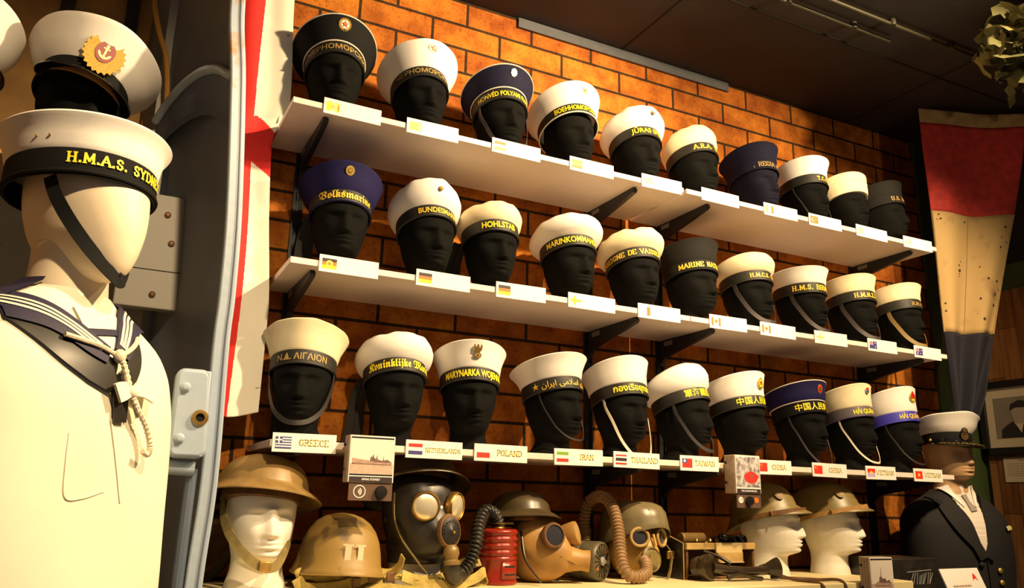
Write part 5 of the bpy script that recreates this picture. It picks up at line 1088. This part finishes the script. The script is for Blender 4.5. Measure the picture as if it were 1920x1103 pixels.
# 5 tan mask with dark helmet and olive filter
def mask_blob(c, rx, ry, rz, snout=None, flat=-.9):
    def f(u, v):
        a = 2 * pi * u; ph = pi * (.02 + .96 * v); d = Vector((sin(ph) * sin(a), -sin(ph) * cos(a), -cos(ph)))
        p = Vector((d.x * rx, d.y * ry, max(d.z, flat) * rz))
        taper = 1 - .22 * max(0, -d.z); p.x *= taper
        if snout: k = max(0, d.dot(snout[0])) ** snout[2]; p += snout[0] * snout[1] * k
        for s in (-1, 1): p += Vector((0, 1, 0)) * .010 * gauss(d.x - s * .45, .22) * gauss(d.z - .30, .22) * (1 if d.y < 0 else 0)
        return p + Vector(c)
    return f
YE = 26
t = thing('gas_mask', 'tan rubber gas mask with one dark eyepiece, between red canister and olive filter', 'gas mask', (.735, -.215, ZC), (0, 0, RAD(YE)))
sn = Vector((.22, -.95, -.20)).normalized()
MB().grid(mask_blob((0, 0, .085), .078, .082, .092, (sn, .030, 4)), 56, 40, wrap=True).build('facepiece', 'tan_rubber', t, sharp=180)
R = Matrix.Rotation(RAD(-26), 3, 'Z') @ Matrix.Rotation(RAD(82), 3, 'X'); c = (-.033, -.078, .122)
r_ = MB().lathe([(.022, -.012), (.031, -.008), (.033, .006), (.030, .011), (.026, .011)], 32, o=c, rot=R, caps=False).build('eyepiece_rim', 'brown_leather', t)
MB().lathe([(.0265, .008), (.015, .010), (.001, .0105)], 28, o=c, rot=R).build('eyepiece_glass', 'darklens', r_)
R = Matrix.Rotation(RAD(20), 3, 'Z') @ Matrix.Rotation(RAD(76), 3, 'X'); c = (.050, -.072, .122)
r_ = MB().lathe([(.026, -.020), (.030, .0), (.032, .020), (.030, .026), (.026, .027)], 32, o=c, rot=R).build('eyepiece_rim', 'tan_rubber', t)
MB().lathe([(.027, .0265), (.015, .0285), (.001, .029)], 28, o=c, rot=R).build('eyepiece_cover', 'tanlens', r_)
MB().lathe([(.036, 0), (.030, .020), (.026, .040), (.028, .060)], 28, o=(.030, -.080, .062), rot=Matrix.Rotation(RAD(38), 3, 'Z') @ Matrix.Rotation(RAD(95), 3, 'X')).build('snout', 'tan_rubber', t, sharp=80)
MB().tube(smoothpath([(-.02, -.092, .07), (.02, -.112, .05), (.045, -.112, .045)], 6), .0012, 6).build('crease_seam', 'brown_leather', t)
straps(t, [(-.070, .0, .13), (-.086, -.03, .06), (-.07, -.07, .006)], .012, 'rubber', None, 'head_strap', (.5, .8, .2))
brodie('steel_helmet', 'dark brown brimmed helmet sitting on the tan gas mask', (.700, -.185, ZC + .163), (RAD(-8), RAD(4), RAD(18)), 'brodie_dark', .74)
t = thing('filter_canister', 'dark olive drum-shaped filter lying with its slotted face toward the front, beside the tan mask', 'canister', (.893, -.225, ZC + .0535), (0, 0, RAD(30)))
R = Matrix.Rotation(RAD(90), 3, 'X')
MB().lathe([(.020, -.045), (.046, -.042), (.050, -.034), (.0515, -.010), (.050, -.008), (.0515, -.004), (.052, .036), (.050, .044), (.046, .046), (.044, .043), (.001, .043)], 48, rot=R).build('drum', 'canister_olive', t, sharp=50)
sp_ = MB()
for k in range(16):
    a = 2 * pi * k / 16; sp_.box((.028 * cos(a), -.0435, .028 * sin(a)), (.030, .002, .0016), Matrix.Rotation(-a, 3, 'Y'))
sp_.build('radial_slot', 'groove', t)
h_ = MB().lathe([(.011, .043), (.012, .048), (.009, .050), (.001, .050)], 20, rot=R).build('hub_cap', 'board', t); MB().box((.020, -.048, -.002), (.022, .003, .008)).build('hub_tab', 'board', h_)
mk = MB()
for x, z in ((-.026, -.018), (.026, .024)): mk.prism([(-.006, -.005), (.006, -.003), (.004, .006)], .0006, (x, -.0436, z))
mk.build('red_mark', 'orange', t, smooth=False)
# 6 brown canister with looping hose
t = thing('filter_canister', 'brown banded canister standing behind, with a ribbed hose looping over to the ochre mask', 'canister', (.945, -.125, ZC))
pr = [(.058, 0), (.060, .003)]
for k in range(5): z = .012 + k * .016; pr += [(.0585, z), (.0575, z + .003), (.0605, z + .006), (.0605, z + .010)]
MB().lathe(pr + [(.059, .092), (.055, .095), (.001, .096)], 48).build('body', 'canister_brown', t, sharp=50)
pr = [(.021, .094)]
for k in range(5): z = .098 + k * .007; pr += [(.0205, z), (.0185, z + .002), (.0205, z + .005)]
MB().lathe(pr + [(.017, .136), (.001, .137)], 28).build('threaded_neck', 'canister_brown', t, sharp=50)
inv = Matrix.Translation((.945, -.125, ZC)).inverted(); hz = MB()
ribbed(hz, [inv @ Vector(p) for p in ((.945, -.125, 1.375), (.944, -.128, 1.415), (.950, -.140, 1.452), (.962, -.170, 1.470), (.972, -.205, 1.462), (.973, -.240, 1.425), (.965, -.270, 1.375), (.950, -.300, 1.325), (.943, -.325, 1.285), (.955, -.338, 1.266), (.985, -.338, 1.264), (1.015, -.326, 1.272), (1.032, -.302, 1.292), (1.038, -.285, 1.300))], .0128, .0180, .0108); hz.build('hose', 'hose_tan', t, sharp=80)
# 7 ochre mask with steel helmet
t = thing('gas_mask', 'ochre rubber gas mask with pale ringed eyepieces under the grey-green helmet', 'gas mask', (1.068, -.190, ZC), (0, 0, RAD(6)))
MB().grid(mask_blob((0, 0, .082), .070, .078, .092, (Vector((0, -.97, -.2)).normalized(), .020, 6)), 56, 40, wrap=True).build('facepiece', 'orange_rubber', t, sharp=180)
for s in (-1, 1):
    R = Matrix.Rotation(RAD(s * 22), 3, 'Z') @ Matrix.Rotation(RAD(84), 3, 'X'); c = (s * .038, -.070, .116)
    o = MB().tube([Vector(c) + R @ Vector((.026 * cos(2 * pi * k / 32), .024 * sin(2 * pi * k / 32), .008)) for k in range(32)], .0045, 8, closed=True).build('eyepiece_rim', 'tanlens', t)
    MB().lathe([(.025, .004), (.015, .007), (.001, .0075)], 28, o=c, rot=R).build('eyepiece_glass', 'darklens', o)
MB().tube([(0, -.088, .125), (0, -.098, .095)], .004, 8).build('nose_ridge', 'orange_rubber', t)
R = Matrix.Rotation(RAD(84), 3, 'X'); c = (-.014, -.088, .058)
o = MB().lathe([(.024, -.012), (.033, .0), (.0345, .008), (.030, .012), (.027, .008), (.020, .014), (.018, .022)], 36, o=c, rot=R).build('mouth_ring', 'khaki_steel', t, sharp=50)
straps(t, [(.082, -.02, .12), (.100, -.05, .075), (.090, -.06, .035), (.070, -.07, .004)], .010, 'webbing', (.098, -.052, .066), 'chin_strap', (.3, .8, .3))
t = thing('steel_helmet', 'grey-green domed steel helmet with deep sides, on the ochre gas mask', 'helmet', (1.082, -.175, ZC + .135), (RAD(-4), RAD(3), RAD(8)))
def m33(p, a, r, z):
    q = Vector(p); k = max(0, 1 - z / .05); f = .5 + .5 * cos(a); q.z -= .072 * k * (1 - f) ** .8; q.x *= 1 + .05 * k * (1 - f); q.y += .010 * k * (1 - f); return q
MB().lathe([(.103, 0), (.1035, .002), (.100, .014), (.097, .030), (.092, .048), (.080, .064), (.060, .074), (.034, .079), (.001, .080)], 64, .94, 1.12, fn=m33, caps=False).build('shell', 'green_steel', t, sharp=80).modifiers.new('thick', 'SOLIDIFY').thickness = .002
em = MB(); em.box((-.022, -.095, .046), (.020, .004, .010)); em.build('front_emblem', 'brown_leather', t, bevel=.002)
# 8 field telephone
t = thing('field_telephone', 'wooden cased field telephone set with brown handset lying in front', 'telephone', (1.325, -.19, ZC))
cs = MB()
for c, d in (((0, .065, .048), (.255, .01, .096)), ((-.124, -.005, .048), (.008, .15, .096)), ((.124, -.005, .048), (.008, .15, .096)), ((0, -.005, .004), (.255, .15, .008)), ((0, -.005, .084), (.255, .15, .006))): cs.box(c, d)
cs.build('case', 'brown_leather', t, bevel=.001)
MB().box((0, -.080, .092), (.258, .012, .018)).build('front_rail', 'wood_light', t, bevel=.001)
o = MB().box((.022, -.090, .088), (.098, .006, .028)).build('label_plate', 'cardboard', t); MB().box((.022, -.092, .062), (.094, .010, .026)).build('label_ledge', 'wood_light', o)
MB().box((.022, -.094, .048), (.096, .012, .003)).build('label_lip', 'cardboard', o)
MB().prism([(.0, .0), (.150, 0), (.150, .10), (.060, .125), (.0, .112)], .004, (-.133, .075, 0), (0, -1, 0), (0, 0, 1)).build('side_flap', 'blackbox', t)
MB().tube([(-.134, -.075, .0), (-.134, -.076, .10), (-.134, .015, .125)], .0016, 6).build('flap_edging', 'wood_light', t)
MB().tube([(-.108, -.03, .112), (-.024, -.03, .112)], .016, 20).build('bell_drum', 'canister_brown', t)
pst = MB()
for x in (-.072, -.022, .004): pst.lathe([(.008, .086), (.008, .092), (.004, .094), (.004, .104), (.007, .106), (.004, .112), (.001, .112)], 14, o=(x, -.060, 0))
pst.build('terminal', 'brass', t)
o = MB().lathe([(.010, .086), (.010, .090), (.005, .094), (.005, .100)], 16, o=(.030, -.055, 0)).build('crank_post', 'brass', t); MB().sphere((.030, -.055, .114), .015, 18, 12).build('crank_knob', 'blackgloss', o)
hs_ = MB(); hs_.tube(smoothpath([(-.075, -.130, .036), (-.03, -.135, .030), (.02, -.140, .026), (.08, -.140, .026), (.12, -.138, .028)], 6), [.013] * 25, 16); hs_.build('handset_grip', 'bakelite', t)
R = Matrix.Rotation(RAD(16), 3, 'Z') @ Matrix.Rotation(RAD(84), 3, 'X')
o = MB().lathe([(.020, -.040), (.030, -.036), (.032, -.014), (.0305, -.012), (.034, -.008), (.036, .012), (.033, .016), (.024, .013), (.001, .010)], 36, o=(-.088, -.120, .037), rot=R).build('earpiece', 'bakelite', t, sharp=50)
MB().lathe([(.012, -.02), (.016, .0), (.026, .022), (.030, .034), (.028, .036), (.018, .030), (.001, .028)], 32, o=(.122, -.136, .031), rot=Matrix.Rotation(RAD(70), 3, 'Z') @ Matrix.Rotation(RAD(84), 3, 'X')).build('mouthpiece', 'bakelite', t, sharp=50)
MB().tube(smoothpath([(-.07, -.085, .078), (-.03, -.105, .064), (-.005, -.128, .046)], 6), .0055, 8).build('switch_lever', 'bakelite', t)
MB().tube(smoothpath([(-.04, -.152, .010), (.0, -.157, .018), (.05, -.157, .010), (.085, -.154, .006)], 6), .006, 8).build('grip_cord', 'bakelite', t)
MB().tube(smoothpath([(.150, -.150, .016), (.168, -.19, .006), (.185, -.235, .004), (.197, -.274, -.004), (.203, -.276, -.05)], 8), .0045, 8).build('flex', 'brown_leather', t)
MB().tube(smoothpath([(.150, -.120, .006), (.20, -.15, .005), (.255, -.20, .004), (.285, -.265, .004), (.292, -.276, -.05)], 8), .0045, 8).build('flex', 'brown_leather', t)
bn = thing('binoculars', 'black glossy binoculars lying on top of the field telephone case', 'binoculars', (1.415, -.205, ZC + .104), (0, 0, RAD(20)))
for x in (-.022, .022):
    o = MB().lathe([(.012, -.045), (.013, -.030), (.011, -.024), (.016, -.018), (.017, .020), (.0185, .026), (.0185, .040), (.016, .041), (.015, .034), (.001, .032)], 24, o=(x, 0, 0), rot=Matrix.Rotation(RAD(90), 3, 'X')).build('barrel', 'blackgloss', bn, sharp=50)
MB().box((0, 0, .004), (.030, .030, .010)).build('hinge_bridge', 'blackmetal', bn, bevel=.002)
lab(MB().box((0, 0, 0), (.10, .03, .012)).build('paper_pad', 'cardboard', loc=(1.345, -.150, ZC + .0935)), 'flat cream pad lying on the telephone case behind the bell drum', 'pad')
# 9 two white heads with khaki helmets, right
for k, (x, y, yaw, lb, hl_, kk) in enumerate(((1.600, -.185, 34, 'white polystyrene head in profile beside the field telephone', 'khaki steel helmet with brown leather strap, on the head beside the telephone', 1.0),
                                     (1.868, -.185, 30, 'white polystyrene head in profile behind the small warship flip box', 'khaki steel helmet with tan strap over its peak, beside the officer mannequin', 1.08))):
    foam_head('m', (x, y, ZC), yaw, lb, WH, 'foam_white')
    t = thing('steel_helmet', hl_, 'helmet', (x - .010, y + .006, ZC + (.170, .179)[k]), (RAD(-14), RAD(0), RAD(yaw - 6)))
    def fr_(p, a, r, z):
        q = Vector(p); f = max(0, cos(a)); bk = max(0, -cos(a)); e = max(0, 1 - z / .02); q.y -= .034 * f ** 2.5 * e; q.y += .020 * bk ** 2 * e; q.z -= (.012 * f ** 2 + .016 * bk ** 2) * e; return q
    MB().lathe([(.101 * kk, -.002), (.102 * kk, .0), (.099 * kk, .008), (.0965 * kk, .020), (.094 * kk, .045), (.086 * kk, .068), (.070 * kk, .088), (.048 * kk, .101), (.024 * kk, .107), (.001, .109)], 64, .92, 1.12, fn=fr_, caps=False).build('shell', 'khaki_steel', t, sharp=80).modifiers.new('thick', 'SOLIDIFY').thickness = .002
    MB().tube([(0, .10 * 1.12 * kk * cos(a) * .96, .112 * sin(a) + .0) for a in [RAD(20 + 140 * i / 24) for i in range(25)]], .0045, 8).build('crest_ridge', 'khaki_steel', t)
    fa = RAD(-38); rB = .0915 * kk; bo = Vector((rB * .92 * sin(fa), -rB * 1.12 * cos(fa), .058)); tx_ = Vector((cos(fa), sin(fa), 0))
    ob = put_badge('small', t, bo, tx_, Vector((-sin(fa) * .42, cos(fa) * .42, .9)).normalized(), 2.3); ob.data.materials[0] = M['khaki_steel']; ob.data.materials[1] = M['olive']
    st_ = [fr_(Vector((.104 * kk * .92 * sin(a), -.104 * kk * 1.12 * cos(a), .010)), a, .1, .010) + Vector((0, 0, -.004 if k == 0 else -.006 * abs(sin(a)))) for a in [RAD(-118 + 236 * i / 40) for i in range(41)]]
    o = MB().ribbon(st_, (0, 0, 1), .013, .002).build('leather_strap', 'brown_leather' if k == 0 else 'tan_leather', t)
    MB().box(st_[9], (.004, .020, .016), Matrix.Rotation(RAD(-60), 3, 'Z')).build('buckle', 'brass', o, bevel=.001)

# ------------------------------------------------------------------ flip boxes of picture cards with audio plates
def flip_box(label, x0, x1, z0, z1, y, plate, picture, title, side_lines=4, d=.040):
    w, h = x1 - x0, z1 - z0; t = thing('flip_box', label, 'display box', ((x0 + x1) / 2, y, z0))
    MB().box((0, d / 2, h / 2), (w, d, h)).build('card_block', 'acrylic', t, bevel=.0015)
    ln_ = MB()
    for k in range(side_lines): ln_.box((-w / 2 - .0003, d * (k + 1) / (side_lines + 1), h / 2), (.0008, .0012, h * .97))
    ln_.build('card_edge', 'photo_mid', t)
    pn = MB()
    for z in (h * .80, h * .28): pn.tube([(-w / 2 - .004, d * .8, z), (-w / 2 + .004, d * .8, z)], .0035, 10)
    pn.build('binding_pin', 'groove', t)
    pc = MB().box((0, -.0006, h * .5), (w * .97, .0012, h * .97)).build('picture_card', 'card', t)
    picture(pc, w * .93, h)
    tb = MB().box((0, -.0016, h * .07), (w * .93, .0008, h * .11)).build('title_bar', 'blackprint', pc)
    if title: flat_text(MB(), title, h * .062, (0, -.0022, h * .05), (1, 0, 0), (0, 0, 1), .02).build('title_lettering', 'whiteprint', tb, smooth=False)
    if plate:
        o = MB().box((w * .02, .004, -.020), (w * .94, .004, .040)).build('audio_plate', 'brownplate', t)
        R = Matrix.Rotation(RAD(90), 3, 'X')
        if plate == 1:
            ic = MB(); cx, cz = -w * .22, -.020
            ic.lathe([(.0125, 0), (.0145, 0), (.0145, .0006), (.0125, .0006)], 32, o=(cx, .0018, cz), rot=R, caps=False)
            for r in (.004, .0072, .0104):
                a0 = [RAD(-52 + 104 * i / 10) for i in range(11)]; ic.prism([(cx - .005 + r * cos(a), cz + r * sin(a)) for a in a0] + [(cx - .005 + (r - .0018) * cos(a), cz + (r - .0018) * sin(a)) for a in reversed(a0)], .0006, (0, .0018, 0))
            ic.build('sound_symbol', 'card', o, smooth=False)
            MB().lathe([(.014, 0), (.0145, .004), (.013, .010), (.001, .011)], 28, o=(w * .24, .002, -.020), rot=R).build('listening_button', 'knob', o)
        else:
            ic = MB().lathe([(.0055, 0), (.009, 0), (.009, .0006), (.0055, .0006)], 28, o=(-w * .30, .0018, -.018), rot=R, caps=False).build('sound_symbol', 'card', o)
            MB().prism(circ(.0035, 14, (-w * .30, -.018), ry=.0055), .0006, (0, .0018, 0)).build('symbol_centre', 'card', o)
            MB().lathe([(.012, 0), (.013, .004), (.012, .010), (.001, .011)], 28, o=(0, .002, -.020), rot=R).build('listening_button', 'knob', o)
            MB().prism(circ(.008, 24, (w * .31, -.018)), .0008, (0, .0018, 0)).build('orange_dot', 'orange', o)
    return t
def ship_picture(kind):
    def pic(pc, w, h):
        b = MB(); y = -.0014; ms = ['photo_sky', 'photo_sea', 'photo_ship', 'photo_mid', 'frame_black']
        b.cur = 0; b.prism([(-w / 2, h * .17), (w / 2, h * .17), (w / 2, h * .95), (-w / 2, h * .95)], .0004, (0, y, 0))
        hz = h * (.40 if kind == 0 else .38); b.cur = 1; b.prism([(-w / 2, h * .17), (w / 2, h * .17), (w / 2, hz), (-w / 2, hz)], .0006, (0, y, 0))
        b.cur = 4; b.prism([(-w / 2, h * .93), (w / 2, h * .93), (w / 2, h * .965), (-w / 2, h * .965)], .0006, (0, y, 0)); b.prism([(-w / 2, h * .155), (w / 2, h * .155), (w / 2, h * .18), (-w / 2, h * .18)], .0008, (0, y, 0))
        if kind == 0:
            b.cur = 3; b.prism([(-w * .46, hz - h * .012), (w * .46, hz - h * .012), (w * .47, hz + h * .05), (w * .1, hz + h * .06), (-w * .2, hz + h * .08), (-w * .46, hz + h * .11)], .0008, (0, y, 0))
            b.cur = 2; b.prism([(-w * .05, hz + h * .07), (-w * .02, hz + h * .17), (.0, hz + h * .13), (w * .03, hz + h * .21), (w * .05, hz + h * .12), (w * .10, hz + h * .11), (w * .115, hz + h * .19), (w * .13, hz + h * .10), (w * .22, hz + h * .07), (w * .265, hz + h * .09), (w * .27, hz + h * .17), (w * .28, hz + h * .08), (w * .36, hz + h * .10), (w * .46, hz + h * .04), (w * .1, hz + h * .035)], .001, (0, y, 0))
            b.prism([(-w * .46, hz - h * .014), (w * .46, hz - h * .02), (w * .46, hz - h * .008), (-w * .40, hz + h * .004), (-w * .46, hz + h * .01)], .001, (0, y, 0))
        else:
            b.cur = 3; b.prism([(-w * .40, hz - h * .02), (-w * .30, hz - h * .06), (w * .36, hz - h * .07), (w * .42, hz + h * .03), (w * .2, hz + h * .06), (-w * .25, hz + h * .05)], .0008, (0, y, 0))
            b.cur = 2; b.prism([(-w * .18, hz + h * .04), (-w * .14, hz + h * .16), (-w * .08, hz + h * .17), (-w * .065, hz + h * .40), (-w * .055, hz + h * .17), (.0, hz + h * .11), (w * .10, hz + h * .13), (w * .18, hz + h * .06), (w * .30, hz + h * .09), (w * .36, hz + h * .02)], .001, (0, y, 0))
            b.prism([(-w * .38, hz - h * .03), (w * .36, hz - h * .05), (w * .37, hz - h * .10), (w * .34, hz - h * .06), (-w * .3, hz - h * .05)], .001, (0, y, 0))
        b.build('ship_picture', ms, pc, smooth=False)
    return pic
def flower_picture(pc, w, h):
    b = MB(); y = -.0014; ms = ['photo_wave', 'redprint', 'photo_ship']
    b.cur = 0; b.prism([(-w / 2, h * .17), (w / 2, h * .17), (w / 2, h * .95), (-w / 2, h * .95)], .0004, (0, y, 0))
    b.cur = 1; b.prism([(w * .12 + w * .30 * (1 + .06 * sin(5 * a)) * cos(a), h * .42 + h * .15 * (1 + .05 * sin(4 * a + 1)) * sin(a)) for a in [2 * pi * k / 40 for k in range(40)]], .0008, (0, y, 0))
    b.cur = 2; b.prism(circ(w * .05, 16, (w * .14, h * .46)), .001, (0, y, 0)); b.prism([(w * .02, h * .57), (w * .10, h * .64), (w * .18, h * .66), (w * .17, h * .67), (w * .08, h * .66)], .001, (0, y, 0))
    b.build('flower_picture', ms, pc, smooth=False)
flip_box('cream flip box with a warship picture hung on the lowest shelf, over the webbing', .163, .273, 1.485, 1.592, -.366, 1, ship_picture(0), 'HMAS SYDNEY')
flip_box('flip box with a red flower on silver waves hung on the lowest shelf', 1.307, 1.403, 1.488, 1.598, -.366, 2, flower_picture, 'THE DARDANELLES', 6, .046)
flip_box('cream flip box with a small warship picture at the counter front, before the black case', 1.672, 1.768, 1.200, 1.318, -.500, 0, ship_picture(1), 'HMAS', 3, .036)
# black case and sign at lower right
t = thing('equipment_case', 'black painted metal case with chamfered corner behind the small warship flip box', 'case', (2.03, -.30, 0))
MB().prism([(-.115, 0), (.085, 0), (.085, 1.21), (.118, 1.285), (.100, 1.303), (-.115, 1.303)], .16, (0, .08, 0)).build('case_body', 'blackbox', t, sharp=30, bevel=.003)
sc = MB(); random.seed(8)
for k in range(10): x = -.02 + .010 * k; sc.tube([(x, -.0805, 1.262 - random.uniform(0, .01)), (x - random.uniform(.004, .02), -.0805, 1.225)], .0008, 5)
sc.tube([(-.05, -.0805, 1.262), (.065, -.0805, 1.268)], .001, 5); sc.build('scratch_marks', 'greyprint', t)
t = thing('sign_card', 'tilted white sign card with a small red emblem, standing before the officer mannequin', 'sign', (2.150, -.46, 1.215), (RAD(-22), 0, RAD(4)))
MB().box((0, 0, 0), (.205, .005, .130)).build('sign_panel', 'card', t, bevel=.001)
tx = MB(); random.seed(5)
for k in range(3):
    x = -.070
    while x < .028: w = random.uniform(.005, .014); tx.box((x + w / 2, -.0028, .010 - k * .018), (w, .0006, .0055)); x += w + .003
tx.build('text_lines', 'photo_mid', t, smooth=False)
MB().prism([(-.012, -.010), (-.008, .004), (0, .014), (.008, .006), (.012, -.010), (.004, -.002), (-.004, -.004)], .0008, (.062, -.0026, .034)).build('emblem', 'redprint', t, smooth=False)
MB().tube([(0, .006, -.055), (0, -.42, -1.04)], .008, 8).build('stand_leg', 'blackmetal', t)
